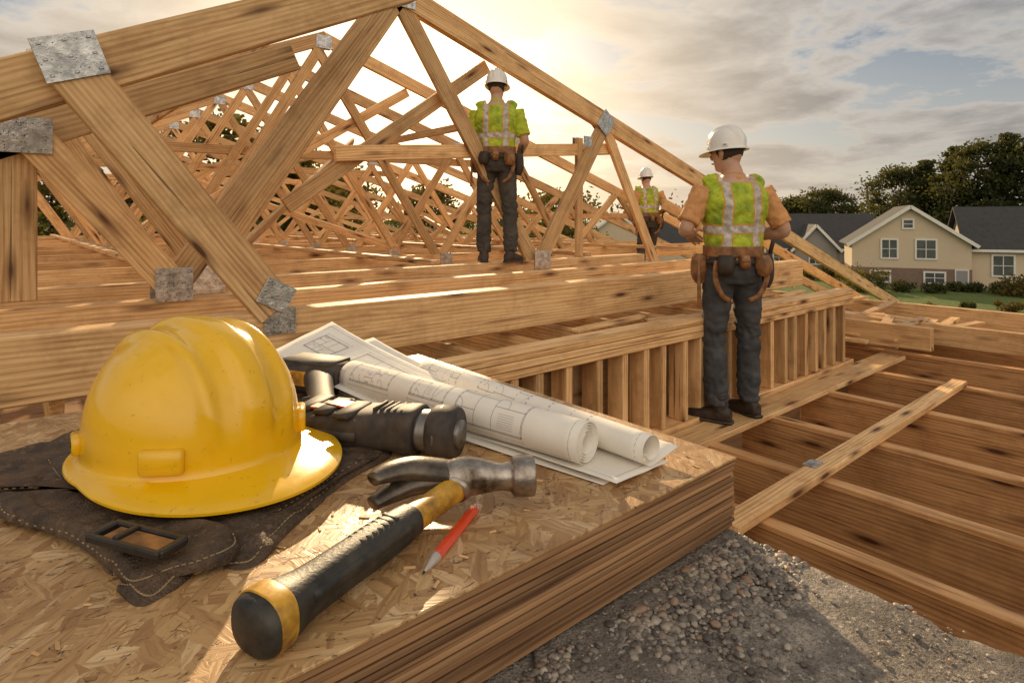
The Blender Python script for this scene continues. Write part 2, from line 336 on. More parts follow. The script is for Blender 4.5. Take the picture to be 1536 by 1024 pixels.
for du in(-1.3,.2,1.9): beam(B,(lw.x+du,lw.y,-.90),(lw.x+du,lw.y,-1.85),.1,.1)
B.obj('scaffold_plank',[WOOD])
# ================================================================= ROOF TRUSSES
UA,ZA=2.42,1.81; SL,SR=.45,.31
def rz(u): return ZA-(UA-u)*SL if u<UA else ZA-(u-UA)*SR
def truss_generic(V,k,end=12.6):
    B=MB(); w=.13; t=.045; j=lambda:R.uniform(-.09,.09)
    beam(B,(UA+.03,V,ZA),(-3.3,V,rz(-3.3)),w,t); beam(B,(UA-.03,V+.002,ZA-.004),(end,V+.002,rz(end)),w,t)
    beam(B,(-3.1,V,CH-.10),(9.6,V,CH-.10),.19,t)
    tt=.041
    for a,b in [((UA,ZA-.1),(1.15,CH-.08)),((UA,ZA-.1),(3.87,CH-.08)),((.35,rz(.35)-.05),(1.15,CH-.08)),((.35,rz(.35)-.05),(-.7,CH-.08)),((-1.0,rz(-1.)-.05),(-.7,CH-.08)),
                ((4.88,rz(4.88)-.05),(3.87,CH-.08)),((4.88,rz(4.88)-.05),(5.9,CH-.08)),((6.9,rz(6.9)-.05),(5.9,CH-.08)),((6.9,rz(6.9)-.05),(7.7,CH-.08))]:
        d=j(); beam(B,(a[0]+d,V+R.uniform(-.002,.002),a[1]),(b[0]+d,V,b[1]),.095,tt)
    if k%2==1:
        beam(B,(.75,V+.045,.75),(5.6,V+.045,.82),.10,.04)
    if k%3==0: beam(B,(3.40,V+.05,rz(3.46)-.08),(1.3,V+.05,.1),.10,.04)
    for u,z in((UA,ZA-.05),(1.15,CH-.06),(3.87,CH-.06),(4.88,rz(4.88)-.03),(.35,rz(.35)-.02)): plate(B,u,z,V,th=t)
    return B.obj('roof_truss',[WOOD,PLATE])
B=MB(); t=.05
beam(B,(UA-.02,V0,ZA),(-3.3,V0,rz(-3.3)),.18,t); beam(B,(UA-.05,V0+.003,ZA+.02),(13.9,V0+.003,rz(13.9)+.02),.19,.07)
beam(B,(-3.2,V0,CH-.09),(5.5,V0,CH-.09),.18,.14,)
tt=.044
beam(B,(UA,V0,ZA-.05),(3.87,V0,CH-.02),.15,tt); beam(B,(4.88,V0,1.0),(3.95,V0,CH-.02),.16,tt); beam(B,(4.9,V0-.002,1.0),(5.92,V0-.002,CH-.35),.12,tt)
beam(B,(4.55,V0+.046,.85),(4.55,V0+.046,CH),.09,.04); beam(B,(1.9,V0+.05,.50),(5.15,V0+.05,.78),.12,.045)
beam(B,(3.38,V0+.1,rz(3.46)-.08),(1.55,V0+.1,.1),.12,.045)
beam(B,(UA,V0,ZA-.05),(1.0,V0,CH),.11,tt); beam(B,(.2,V0,rz(.2)),(1.0,V0,CH),.11,tt); beam(B,(.2,V0,rz(.2)),(-.8,V0,CH),.11,tt)
for u,z,s,a in((3.92,CH+.0,.2,0),(4.88,1.03,.22,-.9),(UA,ZA,.25,0),(1.0,CH,.2,0),(4.55,.8,.12,0)): plate(B,u,z,V0,s,s*.9,.075 if z>.9 else .15,a)
B.obj('roof_truss',[WOOD,PLATE])
for k,V in enumerate([5.75,6.95,8.2,9.5,11.0,12.6,14.4,16.4,18.4]): truss_generic(V,k)
VA=2.6; B=MB()
def pv(x,y,V=VA): return PV(x,y,V)
beam(B,pv(-260,205),pv(610,-25),.185,.075,tint=.45)
beam(B,(-2.4,VA,CH-.115),(5.75,VA,CH-.115),.23,.12,tint=.8)
beam(B,pv(95,95)+Vector((0,-.05,0)),pv(408,462)+Vector((0,-.05,0)),.165,.05,tint=.5)
def pl(B,x,y,V,s,th,a=0,sz=None):
    p=PV(x,y,V); plate(B,p.x,p.z,V,s,sz or s,th,a)
pl(B,103,92,VA,.19,.155,-.35,.15); pl(B,405,440,VA,.13,.16,.5,.11); pl(B,412,478,VA,.13,.125,0,.11)
B.obj('roof_truss',[WOOD,PLATE])
VB=3.3; B=MB(); pb=lambda x,y:PV(x,y,VB)
beam(B,pb(-200,270),pb(440,85),.15,.06)
beam(B,(-2.4,VB,CH-.10),(5.3,VB,CH-.10),.20,.10)
beam(B,pb(22,225),pb(22,452),.15,.06,tint=.3); beam(B,pb(50,210)+Vector((0,-.045,0)),pb(250,420)+Vector((0,-.045,0)),.14,.04)
beam(B,pb(262,432)+Vector((0,.05,0)),pb(592,-12)+Vector((0,.05,0)),.135,.05)
pl(B,33,205,VB,.2,.14,0,.15); pl(B,257,425,VB,.16,.14,0,.16)
B.obj('roof_truss',[WOOD,PLATE])
B=MB()
for u,dz in((.35,-.12),(-1.2,-.12),(4.2,-.14),(7.6,-.14),(1.4,-.12)):
    beam(B,(u,5.7 if u>3 else 4.3,rz(u)+dz),(u,18.3,rz(u)+dz),.09,.04,n=(1,0,0))
for u,v,u2,v2 in((1.1,4.5,3.9,8.2),(3.9,6.9,1.15,10.8),(1.1,9.5,3.8,14.8),(6.0,8.3,7.5,12)):
    beam(B,(u,v,CH+.0),(u2,v2,rz(u2)-.2),.09,.04,n=(1,0,0))
for i in range(5):
    beam(B,(-1+i*1.9,4.3,CH+.02),(-1+i*1.9,18.3,CH+.02),.04,.09,n=(1,0,0))
B.obj('roof_bracing',[WOOD])
# ================================================================= FLOORS / WALLS
B=MB()
u=-6.
while u<5.35:
    beam(B,(u,2.75 if u<1.3 else 2.2,-.72),(u,16,-.72),.14,.045,n=(1,0,0)); u+=.41
for i in range(75):
    u0=R.uniform(1.2,5.2); v0=R.uniform(2.25,3.9) if i<50 else R.uniform(4,7); a=R.choice([0,.1,-.15,.3,1.4]); l=R.uniform(.3,.9)
    beam(B,(u0,v0,-.63+.0003*i),(min(5.3,u0+l*math.cos(a)),v0+l*math.sin(a),-.63+.0003*i),.07,.02,n=(0,0,1))
B.obj('ceiling_joists',[WOOD])
VW=2.12; B=MB()
for i in range(3): beam(B,(1.3,VW,-.619-.04*i),(5.62,VW,-.619-.04*i),.037,.14,n=(0,1,0),tint=.8)
beam(B,(1.3,VW,-1.22),(5.62,VW,-1.22),.038,.14)
u=1.4
while u<5.62:
    beam(B,(u,VW-.005,-.72),(u,VW-.005,-1.2),.045,.11,n=(0,1,0)); u+=R.uniform(.15,.23)
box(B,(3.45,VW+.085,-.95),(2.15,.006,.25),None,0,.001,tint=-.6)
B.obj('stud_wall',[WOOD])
us=[.95,1.35,1.75,2.43,3.03,3.75,4.6,5.5,6.5,7.5,8.45]
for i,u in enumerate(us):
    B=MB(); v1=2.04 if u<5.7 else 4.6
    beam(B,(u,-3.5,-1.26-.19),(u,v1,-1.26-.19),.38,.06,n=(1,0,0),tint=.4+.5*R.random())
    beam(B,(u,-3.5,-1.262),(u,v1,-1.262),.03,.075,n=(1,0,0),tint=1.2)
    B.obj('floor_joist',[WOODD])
B=MB()
for i in range(3,len(us)-1):
    g=(us[i+1]-us[i]-.064)/2
    for v in(-.7+.1*(i%2),3.3):
        if v<2 or us[i]>5.7: box(B,(us[i]+.032+g,v,-1.43),(g-.001,.02,.14),None,0,.003)
B.obj('joist_blocking',[WOODD])
B=MB(); beam(B,(.9,1.93,-1.24),(6.2,1.93,-1.24),.2,.036,n=(0,0,1),tint=.6); B.obj('walk_plank',[WOOD])
B=MB(); beam(B,(2.2,1.27,-1.224),(5.5,1.27,-1.224),.1,.04,n=(0,0,1),tint=.95); box(B,(3.05,1.3,-1.201),(.05,.03,.002),None,1,.001); B.obj('crossing_board',[WOOD,PLATE])
B=MB()
for u,v0,v1,z in((6.1,1.6,5.2,-1.03),(7.0,-3,5.2,-1.12),(8.3,-3,4.6,-1.10)): beam(B,(u,v0,z),(u,v1,z),.2,.09,n=(1,0,0))
for v in(4.7,-3.52): beam(B,(1,v,-1.45),(8.75,v,-1.45),.4,.05)
beam(B,(8.72,-3.5,-1.45),(8.72,4.7,-1.45),.4,.05,n=(1,0,0))
B.obj('rim_beam',[WOOD])
B=MB()
for i in range(80):
    u0=R.uniform(5.8,7.4); v0=R.uniform(1.8,4.2); a=R.uniform(-.4,.35)+ (1.5 if R.random()<.4 else 0); l=R.uniform(.5,1.3)
    beam(B,(u0,v0,-1.23+.003*i),(u0+l*math.cos(a),v0+l*math.sin(a)*.7,-1.23+.003*i+R.uniform(-.03,.05)),.09,.03,n=(0,0,1))
B.obj('lumber_pile',[WOOD])
B=MB()
for i,(dv,dz) in enumerate(((.45,-.05),(.9,-.1))): beam(B,(7.2,V0+dv,rz(7.2)+dz),(13.2-i*.4,V0+dv,rz(13.2-i*.4)+dz),.16,.05)
B.obj('eave_rafters',[WOOD])
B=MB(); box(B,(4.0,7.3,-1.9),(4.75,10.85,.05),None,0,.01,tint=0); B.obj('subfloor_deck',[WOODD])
WALL=simple('house_wrap',(.35,.30,.24),.8)
B=MB(); box(B,(4.7,7.3,-4.32),(3.95,10.6,2.36),None,0,.01); B.obj('unfinished_house_wall',[WALL])
# ================================================================= CONCRETE LEDGE + GRAVEL
def concrete():
    m,nt,b=newmat('concrete'); o=objco(nt)
    n1=noi(nt,o,4.5,5,.7); n2=noi(nt,o,38,5,.75); n3=noi(nt,o,300,3,.7)
    c=mix(nt,ramp(nt,n1,[(.38,0.),(.62,1.)]),(.44,.38,.31),(.20,.165,.135)); c=mix(nt,ramp(nt,n2,[(.42,0.),(.66,.9)]),c,(.12,.10,.08))
    v=N(nt,'ShaderNodeTexVoronoi',feature='DISTANCE_TO_EDGE'); v.inputs['Scale'].default_value=3.2; L(nt,mix(nt,.25,o,N(nt,'ShaderNodeTexNoise',Scale=5.).outputs['Color']),v.inputs['Vector'])
    cr=ramp(nt,v.outputs['Distance'],[(0.,.8),(.010,0.)]); c=mix(nt,cr,c,(.05,.04,.035))
    c=mix(nt,ramp(nt,n3,[(.5,0.),(.62,.6)]),c,(.06,.05,.04)); c=mix(nt,ramp(nt,noi(nt,o,190,2),[(.62,0.),(.7,.7)]),c,(.60,.52,.43))
    L(nt,c,b.inputs['Base Color']); b.inputs['Roughness'].default_value=.75
    h=math_(nt,'ADD',math_(nt,'MULTIPLY',n2,1.3),math_(nt,'SUBTRACT',math_(nt,'MULTIPLY',n3,.4),cr)); bump(nt,b,h,1.,.007); return m
CONC=concrete(); ZS=-.384
B=MB(); nu,nv=150,220; U0,U1,Va,Vb=-1.6,.70,-1.6,1.14
vs=[]
for j in range(nv+1):
    for i in range(nu+1):
        a=i/nu; u=U0+(U1-U0)*a; v=Va+(Vb-Va)*j/nv
        e=1-a
        if e<.03: u+=(.03*noise.noise(Vector((v*9,0,3)))+.012*noise.noise(Vector((v*40,1,3))))*(1-e/.03)
        z=ZS-.001-.007*abs(noise.noise(Vector((u*9,v*9,0))))-.002*abs(noise.noise(Vector((u*60,v*60,0))))
        if i==nu: z-=.012
        vs.append((u,v,z))
fs=[(j*(nu+1)+i,j*(nu+1)+i+1,(j+1)*(nu+1)+i+1,(j+1)*(nu+1)+i) for j in range(nv) for i in range(nu)]
o=len(vs)
for j in range(nv+1): x,y,z=vs[j*(nu+1)+nu]; vs.append((x-.01+.01*noise.noise(Vector((y*20,0,0))),y,z-.06))
for j in range(nv): fs.append((j*(nu+1)+nu,(j+1)*(nu+1)+nu,o+j+1,o+j))
o2=len(vs)
for j in range(nv+1): vs.append((.655,vs[o+j][1],-6.6))
for j in range(nv): fs.append((o+j,o+j+1,o2+j+1,o2+j))
B.add(vs,fs); B.obj('concrete_slab',[CONC],True)
B=MB(); box(B,(-.49,-.23,-3.5),(1.1,1.365,3.08),None,0,.01); B.obj('concrete_wall',[CONC])
def pebmat():
    m,nt,b=newmat('gravel_stone'); t=attr(nt,'tint','Fac'); o=objco(nt)
    c=ramp(nt,t,[(0.,(.06,.052,.047)),(.3,(.17,.145,.12)),(.6,(.30,.25,.20)),(.85,(.46,.39,.31)),(1.,(.28,.16,.09))])
    c=mix(nt,ramp(nt,noi(nt,o,180,3),[(.4,0.),(.7,.5)]),c,(.09,.075,.06)); L(nt,c,b.inputs['Base Color']); b.inputs['Roughness'].default_value=.5; return m
bm=bmesh.new(); bmesh.ops.create_icosphere(bm,subdivisions=2,radius=1); iv=[v.co.copy() for v in bm.verts]; ifc=[[v.index for v in f.verts] for f in bm.faces]; bm.free()
VAR=[np.array([tuple(p*(1+.35*noise.noise(p*1.3+Vector((k*7.3,k,0))))) for p in iv]) for k in range(14)]
B=MB(); cnt=0
while cnt<3600:
    u=.69-abs(R.gauss(0,.33)); far=cnt>=2500
    v=.388-abs(R.gauss(0,.05+.05*max(0,(u-.3)))) if not far else R.uniform(-.1,.385)
    if u<-.1: continue
    if noise.noise(Vector((u*9,v*9,5)))<(-.2 if v>.3 else .0) and R.random()<.85: continue
    s=R.uniform(.0012,.0036)*(1.5 if R.random()<.08 else 1)
    if v+s*1.6>.388: continue
    if far: s*=.42
    an=R.uniform(0,6.28); ca,sa=math.cos(an),math.sin(an); sz=s*R.uniform(.55,.8)
    P=VAR[R.randrange(14)]*np.array([s*R.uniform(1,1.5),s,sz]); Q=np.stack([P[:,0]*ca-P[:,1]*sa+u,P[:,0]*sa+P[:,1]*ca+v,P[:,2]+ZS+sz*.55-.003],1)
    B.add(Q.tolist(),ifc,0,None,R.random()); cnt+=1
B.obj('gravel',[pebmat()],True)
# ================================================================= OSB TABLE STACK
def osb():
    m,nt,b=newmat('osb_top'); o=objco(nt)
    wob=mix(nt,.010,o,N(nt,'ShaderNodeTexNoise',Scale=30.,Detail=4.).outputs['Color'],'ADD')
    cols=[]; grs=[]
    for ang,sc in((.5,(20,80,1)),(-.7,(24,90,1)),(1.35,(19,72,1)),(2.2,(26,95,1))):
        rv=mapping(nt,wob,(1,1,1),(0,0,ang))
        v=N(nt,'ShaderNodeTexVoronoi'); v.inputs['Scale'].default_value=1
        L(nt,mapping(nt,rv,sc,loc=(ang*7,0,0)),v.inputs['Vector'])
        s=nt.nodes.new('ShaderNodeSeparateColor'); L(nt,v.outputs['Color'],s.inputs[0]); cols.append(s.outputs)
        grs.append(noi(nt,mapping(nt,rv,(18,260,1)),1,2,.6))
    mxv=cols[0][0]; f=cols[0][1]; gr=grs[0]
    for c_,g_ in zip(cols[1:],grs[1:]):
        gt=math_(nt,'GREATER_THAN',c_[0],mxv); f=mix(nt,gt,f,c_[1]); gr=mix(nt,gt,gr,g_); mxv=math_(nt,'MAXIMUM',mxv,c_[0])
    c=ramp(nt,f,[(0.,(.38,.20,.08)),(.25,(.50,.29,.12)),(.75,(.61,.375,.165)),(1.,(.76,.52,.27))])
    c=mix(nt,ramp(nt,gr,[(.44,0.),(.70,.65)]),c,(.26,.125,.045))
    st=ramp(nt,noi(nt,o,5,5,.75),[(.46,0.),(.72,.55)]); c=mix(nt,st,c,(.21,.10,.038))
    sp=ramp(nt,noi(nt,mapping(nt,o,(1,2.2,1),(0,0,.4)),42,4,.75,1.8),[(.60,0.),(.65,.85)]); c=mix(nt,sp,c,(.07,.03,.012))
    L(nt,c,b.inputs['Base Color']); L(nt,ramp(nt,f,[(0.,.55),(1.,.36)]),b.inputs['Roughness']); b.inputs['Specular IOR Level'].default_value=.45
    h=math_(nt,'ADD',f,math_(nt,'MULTIPLY',gr,.9)); h=math_(nt,'SUBTRACT',h,sp); bump(nt,b,h,.6,.0014); return m
OSB=osb(); B=MB(); z=-.3; nl=13; th=.0835/nl
for i in range(nl):
    dx,dy=(0,0) if i==0 else (R.uniform(-.003,.001),R.uniform(-.0005,.002))
    h=(.6,.3775,th/2-.0005); c=Vector((.10+dx,.3925+.3775+dy,z-th/2))
    box(B,c,h,None,1,.0012,tint=R.random())
    z-=th
box(B,(.101,.77,-.2985),(.601,.3785,.0015),None,0,.0008)
B.obj('osb_board_stack',[OSB,LAYER])
B=MB()
for i in range(420):
    u=R.uniform(-.05,.69); v=R.uniform(.40,1.0); s=R.uniform(.0008,.0035)
    if noise.noise(Vector((u*8,v*8,9)))<0: continue
    M=Matrix.Rotation(R.uniform(0,6.28),3,'Z')@Matrix.Rotation(R.uniform(-.3,.3),3,'X'); box(B,(u,v,-.2962),(s*1.6,s*.45,.0003),M,0,.0001)
B.obj('wood_chips',[WOOD])
hh=hat('hard_hat',YEL,BLK,vd=.008)
fd=C(.84,-.54).normalized(); hh.location=C(-.376,.712,-.2570); hh.rotation_euler=(math.radians(.6),0,math.atan2(fd.y,fd.x)-math.pi/2); hh.scale=(1,1,.97)
# ================================================================= CLAW HAMMER
YHN=simple('hammer_yellow',(.72,.38,.03),.4,0,.3,45,.2,.0008,col2=(.16,.07,.02))
STL=simple('worn_steel',(.50,.44,.38),.3,.9,.3,45,.3,.001,col2=(.09,.06,.04))
p0=T(408,922,-.278); p1=T(690,728,-.272); ax=(p1-p0); Lh=ax.length; ax.normalize(); sd=ax.cross(Z).normalized()
e=empty('claw_hammer')
def hp(s,side=0,up=0): return p0+ax*(s*Lh)+sd*side+Z*up
def st(s,ra,rb,up=0): p=hp(s,0,up); return (*p,ra,rb)
B=MB(); loft(B,[st(-.092,.013,.011),st(-.082,.0195,.0165),st(-.065,.0232,.0192),st(-.03,.0245,.0205),st(.03,.0225,.0195),st(.12,.0180,.0165),st(.3,.0168,.016),st(.45,.0178,.016),st(.58,.0165,.015),st(.63,.0155,.0142),st(.66,.0150,.0135)],seg=32,power=2.5)
for k in range(7):
    s=.36+.03*k; box(B,hp(s,0,.0140),(.0022,.009,.0018),Matrix((ax,sd,Z)).transposed(),0,.001)
for sgn in(-1,1):
    loft(B,[(*hp(.1,sgn*.015,.004),.004,.006),(*hp(.35,sgn*.0155,.004),.003,.005),(*hp(.6,sgn*.0145,.003),.003,.004)],seg=10)
B.obj('grip',[RUB],True,e)
B=MB(); loft(B,[st(.64,.0135,.0120),st(.8,.0125,.011),st(.93,.0125,.0115),st(.99,.012,.012)],seg=24,power=2.6)
loft(B,[st(-.045,.0246,.0206,.0006),st(-.02,.0249,.0209,.0006),st(.0,.0243,.0208,.0006),st(.02,.0236,.0203,.0004)],seg=32,power=2.6,mi=0)
B.obj('handle_shaft',[YHN],True,e)
hc=hp(1.02,0,.006); hd=(T(792,700,-.262)-T(600,708,-.262)); hd.z=0; hd.normalize(); hs=hd.cross(Z)
def h3(a,b,u=0,ra=.012,rb=.012): p=hc+hd*a*1.08-hs*b+Z*u; return (*p,ra*1.18,rb*1.18)
B=MB(); loft(B,[h3(-.02,0,.002,.010,.012),h3(.0,0,.002,.0165,.0165),h3(.018,0,.001,.0145,.0145),h3(.034,0,.0,.0115,.0115),h3(.045,0,.0,.0125,.0125),h3(.05,0,0,.0168,.0168),h3(.066,0,0,.0172,.0172),h3(.069,0,0,.0155,.0155)],seg=32)
loft(B,[(*hp(.95),.0155,.0145),(*hp(1.02,0,.004),.019,.0175),(*hp(1.07,0,.004),.015,.014)],seg=20)
B.obj('head',[STL],True,e)
B=MB()
for sg in(-1,1):
    loft(B,[h3(-.005,0,.002+sg*.002,.013,.011),h3(-.025,.003,.003+sg*.004,.0150,.0105),h3(-.048,.001,.004+sg*.0075,.0145,.0095),h3(-.068,-.008,.002+sg*.0105,.0125,.0075),h3(-.082,-.020,-.001+sg*.012,.008,.005)],seg=16,mi=0)
B.obj('claw',[simple('dark_steel',(.05,.042,.036),.35,.6,.2,40,.2,.001,col2=(.20,.16,.12))],True,e)
# ================================================================= PENCIL
e=empty('carpenter_pencil'); q0=T(634,860,-.295); q1=T(713,762,-.295); pa=(q1-q0).normalized(); PL=(q1-q0).length
RED=simple('red_paint',(.85,.07,.015),.3,0,.08,80,.05,.0005,.4); TIP=simple('bare_tip',(.62,.55,.48),.4,.3,.1,90,.1,.0005); LEAD=simple('lead',(.03,.03,.03),.4)
def ps(s,r): p=q0+pa*s; return (*p,r,r)
B=MB(); loft(B,[ps(.026,.0050),ps(.03,.0052),ps(PL-.004,.0052),ps(PL-.002,.0048)],seg=6,sub=1); ob=B.obj('barrel',[RED],False,e)
B=MB(); loft(B,[ps(.003,.0011),ps(.012,.0028),ps(.0225,.0046),ps(.0265,.0049)],seg=18,sub=3); loft(B,[ps(PL-.0025,.0045),ps(PL+.001,.0046),ps(PL+.002,.0038)],seg=18,sub=2); B.obj('ferrule',[TIP],True,e)
B=MB(); loft(B,[ps(-.001,.0003),ps(.004,.0013)],seg=12,sub=2); B.obj('lead',[LEAD],True,e)
# ================================================================= BLUEPRINTS
def paper():
    m,nt,b=newmat('blueprint_paper'); g=attr(nt,'grain')
    base=mix(nt,ramp(nt,noi(nt,g,9,5,.6),[(.4,0.),(.8,.55)]),(.88,.83,.74),(.66,.57,.46)); L(nt,base,b.inputs['Base Color']); b.inputs['Roughness'].default_value=.75; bump(nt,b,noi(nt,g,18,3),.3,.005)
    b.inputs['Specular IOR Level'].default_value=.2
    return m
PAP=paper(); INK=simple('drawing_ink',(.15,.155,.20),.7,0,.2,60,0)
def draw(name,fn,W,H,seed,parent,n=14):
    r=random.Random(seed); B=MB()
    def stroke(a,b,w=.0006):
        d=math.hypot(b[0]-a[0],b[1]-a[1])
        if d<1e-5: return
        k=max(1,int(d/.008)); nx,ny=-(b[1]-a[1])/d*w/2,(b[0]-a[0])/d*w/2; vs=[]
        for i in range(k+1):
            x=a[0]+(b[0]-a[0])*i/k; y=a[1]+(b[1]-a[1])*i/k; vs+=[fn(x+nx,y+ny),fn(x-nx,y-ny)]
        B.add(vs,[(2*i,2*i+1,2*i+3,2*i+2) for i in range(k)])
    def plan(x0,y0,x1,y1,dp):
        if dp==0 or min(x1-x0,y1-y0)<.014: 
            q=r.random(); cx,cy=(x0+x1)/2,(y0+y1)/2
            if q<.3:
                rad=min(x1-x0,y1-y0)*.5; pr=(x0+rad,y0)
                for i in range(1,7): a_=i/6*math.pi/2; c_=(x0+rad*math.cos(a_),y0+rad*math.sin(a_)); stroke(pr,c_,.0004); pr=c_
            elif q<.45:
                for i in range(r.randint(3,7)): yy=y0+(y1-y0)*(.2+.09*i); stroke((x0+(x1-x0)*.2,yy),(x0+(x1-x0)*.7,yy),.0003)
            elif q<.55: stroke((x0,y0),(x1,y1),.0003)
            return
        if (x1-x0)>(y1-y0): m=x0+(x1-x0)*r.uniform(.3,.7); stroke((m,y0),(m,y1)); plan(x0,y0,m,y1,dp-1); plan(m,y0,x1,y1,dp-1)
        else: m=y0+(y1-y0)*r.uniform(.3,.7); stroke((x0,m),(x1,m)); plan(x0,y0,x1,m,dp-1); plan(x0,m,x1,y1,dp-1)
    x=.03; mg=.012
    stroke((mg,mg),(W-mg,mg),.0004); stroke((mg,H-mg),(W-mg,H-mg),.0004); stroke((mg,mg),(mg,H-mg),.0004); stroke((W-mg,mg),(W-mg,H-mg),.0004)
    while x<W-.09:
        w=min(r.uniform(.06,.12),W-.02-x); y0=.022+r.uniform(0,.12)*H; y1=H-.025-r.uniform(0,.3)*H
        if y1-y0>.02:
            for q in(0,.0018): stroke((x,y0+q),(x+w,y0+q)); stroke((x,y1-q),(x+w,y1-q)); stroke((x+q,y0),(x+q,y1)); stroke((x+w-q,y0),(x+w-q,y1))
            plan(x,y0,x+w,y1,r.randint(2,4)); stroke((x-.004,y0-.006),(x+w+.004,y0-.006),.0003); stroke((x,y0-.009),(x,y0-.003),.0003); stroke((x+w,y0-.009),(x+w,y0-.003),.0003)
        x+=w+r.uniform(.02,.06)
    return B.obj(name,[INK],False,parent)
def sheet(name,A,Bp,Cp,Dp,zf,n=40,seed=0,parent=None,dr=True):
    vs=[];g=[];fs=[]
    lx=((Cp-Bp).length+(Dp-A).length)/2; ly=((Bp-A).length+(Dp-Cp).length)/2
    def pos(s,t):
        p=((A*(1-t)+Bp*t)*(1-s)+(Dp*(1-t)+Cp*t)*s).copy(); p.z=zf(s,t)+.0012*noise.noise(Vector((s*5+seed,t*3,seed))); return p
    for i in range(n+1):
        for j in range(n+1):
            s,t=i/n,j/n; vs.append(pos(s,t)); g.append((s*lx+seed*.3,t*ly,0))
    for i in range(n):
        for j in range(n): a=i*(n+1)+j; fs.append((a,a+1,a+n+2,a+n+1))
    B=MB(); B.add(vs,fs,0,g); o=B.obj(name,[PAP],True,parent); m=o.modifiers.new('s','SOLIDIFY'); m.thickness=.0004; m.offset=0
    if dr: draw('drawing',lambda l,w:pos(l/lx,w/ly)+Z*.0006,lx,ly,seed,parent)
e=empty('blueprint_sheets')
sheet('sheet',T(498,482,-.2),T(400,530,-.245),T(905,727,-.2955),T(1010,668,-.2955),lambda s,t:-.2955+(1-s)**2.2*(.095*(1-t)+.05*t),seed=1,parent=e)
sheet('sheet',T(560,500,-.22),T(430,545,-.26),T(860,716,-.2975),T(985,655,-.2975),lambda s,t:-.2978+(1-s)**2.4*(.07*(1-t)+.03*t),seed=2.3,parent=e,dr=False)
sheet('sheet',T(640,560,-.29),T(560,600,-.29),T(925,728,-.2915),T(1003,690,-.2915),lambda s,t:-.2930+.004*s*t,seed=4,parent=e)
def roll(name,a,b,r0,r1,turns,start,tail=0,seed=5):
    ax=(b-a); Ln=ax.length; ax.normalize(); sd=ax.cross(Z).normalized(); prof=[];al=[]
    n=int(turns*36); s=0
    for i in range(n+1):
        f=i/n; r=r0+(r1-r0)*f; th=start+2*math.pi*turns*f; prof.append(sd*(r*math.cos(th))+Z*(r*math.sin(th))); s+=2*math.pi*turns/n*r; al.append(s)
    if tail:
        last=prof[0]; tg=(prof[0]-prof[1]).normalized(); pre=[];pa=[]
        for k in range(12,0,-1): pre.append(last+tg*(tail*k/12)); pa.append(-tail*k/12)
        prof=pre+prof; al=pa+al
    m=24; vs=[];g=[];fs=[]; wv=lambda f:1+.05*math.sin(f*3+1)
    for i in range(m+1):
        f=i/m
        for p,l in zip(prof,al): vs.append(a+ax*(Ln*f)+p*wv(f)); g.append((f*Ln,l,0))
    k=len(prof)
    for i in range(m):
        for j in range(k-1): fs.append((i*k+j,i*k+j+1,(i+1)*k+j+1,(i+1)*k+j))
    par=empty(name)
    B=MB(); B.add(vs,fs,0,g); o=B.obj('rolled_paper',[PAP],True,par); mo=o.modifiers.new('s','SOLIDIFY'); mo.thickness=.0006; mo.offset=0
    def fn(l,w):
        ang=w/r0; fr=ang/(2*math.pi*turns); r=(r0+(r1-r0)*fr)*wv(l/Ln)+.0006; th=start+ang; return a+ax*l+sd*(r*math.cos(th))+Z*(r*math.sin(th))
    draw('drawing',fn,Ln,2*math.pi*r0*.97,seed,par)
ra=T(528,588,-.29); rb=T(882,697,-.29); ra.z=rb.z=-.2635
roll('blueprint_roll',ra,rb,.0262,.0125,4.4,-1.2)
ra=T(640,572,-.29); rb=T(978,700,-.29); ra.z=rb.z=-.269
roll('blueprint_roll',ra,rb,.0205,.012,1.25,-1.9,.05,9)
# ================================================================= CORDLESS DRILL
e=empty('cordless_drill')
GRY=simple('grey_metal',(.30,.28,.26),.4,.8,.2,40,.2,.001); DBL=simple('worn_black_housing',(.016,.015,.014),.6,0,.1,34,.3,.0006,col2=(.085,.06,.042))
ORG=simple('red_label',(.60,.07,.02),.4,0,.3,70,.1,.0005,col2=(.10,.05,.03))
a=T(445,628,-.27); b=T(662,652,-.27); a.z=b.z=-.266; dx=(b-a); LD=dx.length; dx.normalize(); ds=dx.cross(Z).normalized()
def dp(s,side=0,up=0,ra=.03,rb=.03): p=a+dx*(s*LD)+ds*side+Z*up; return (*p,ra,rb)
B=MB(); loft(B,[dp(-.05,0,-.010,.020,.010),dp(.0,0,-.008,.034,.016),dp(.15,0,-.005,.040,.020),dp(.4,0,-.003,.040,.023),dp(.6,0,-.001,.036,.025),dp(.72,0,0,.030,.027),dp(.86,0,0,.031,.029),dp(.87,0,0,.02,.02)],seg=36,power=3.2)
loft(B,[dp(.95,0,0,.02,.02),dp(.955,0,0,.031,.031),dp(1.08,0,0,.032,.032),dp(1.11,0,0,.028,.028)],seg=36,power=2.3)
M2=Matrix((dx,ds,Z)).transposed()
for k in range(5): box(B,Vector(dp(.60+.045*k,0,.0245)[:3]),(.002,.018,.003),M2,0,.001)
for k in range(3): box(B,Vector(dp(.1+.17*k,.012*(k-1),.0165+.002*k)[:3]),(.012,.03,.003),M2,0,.002)
for sgn in(-1,1): box(B,Vector(dp(.3,sgn*.0385,-.004)[:3]),(.05,.004,.006),M2,0,.002)
B.obj('housing',[DBL],True,e)
B=MB(); loft(B,[dp(.865,0,0,.026,.025),dp(.96,0,0,.0265,.0255)],seg=36); loft(B,[dp(1.00,0,0,.0325,.0325),dp(1.012,0,0,.0325,.0325)],seg=36)
loft(B,[dp(1.10,0,0,.018,.018),dp(1.13,0,0,.017,.017)],seg=24)
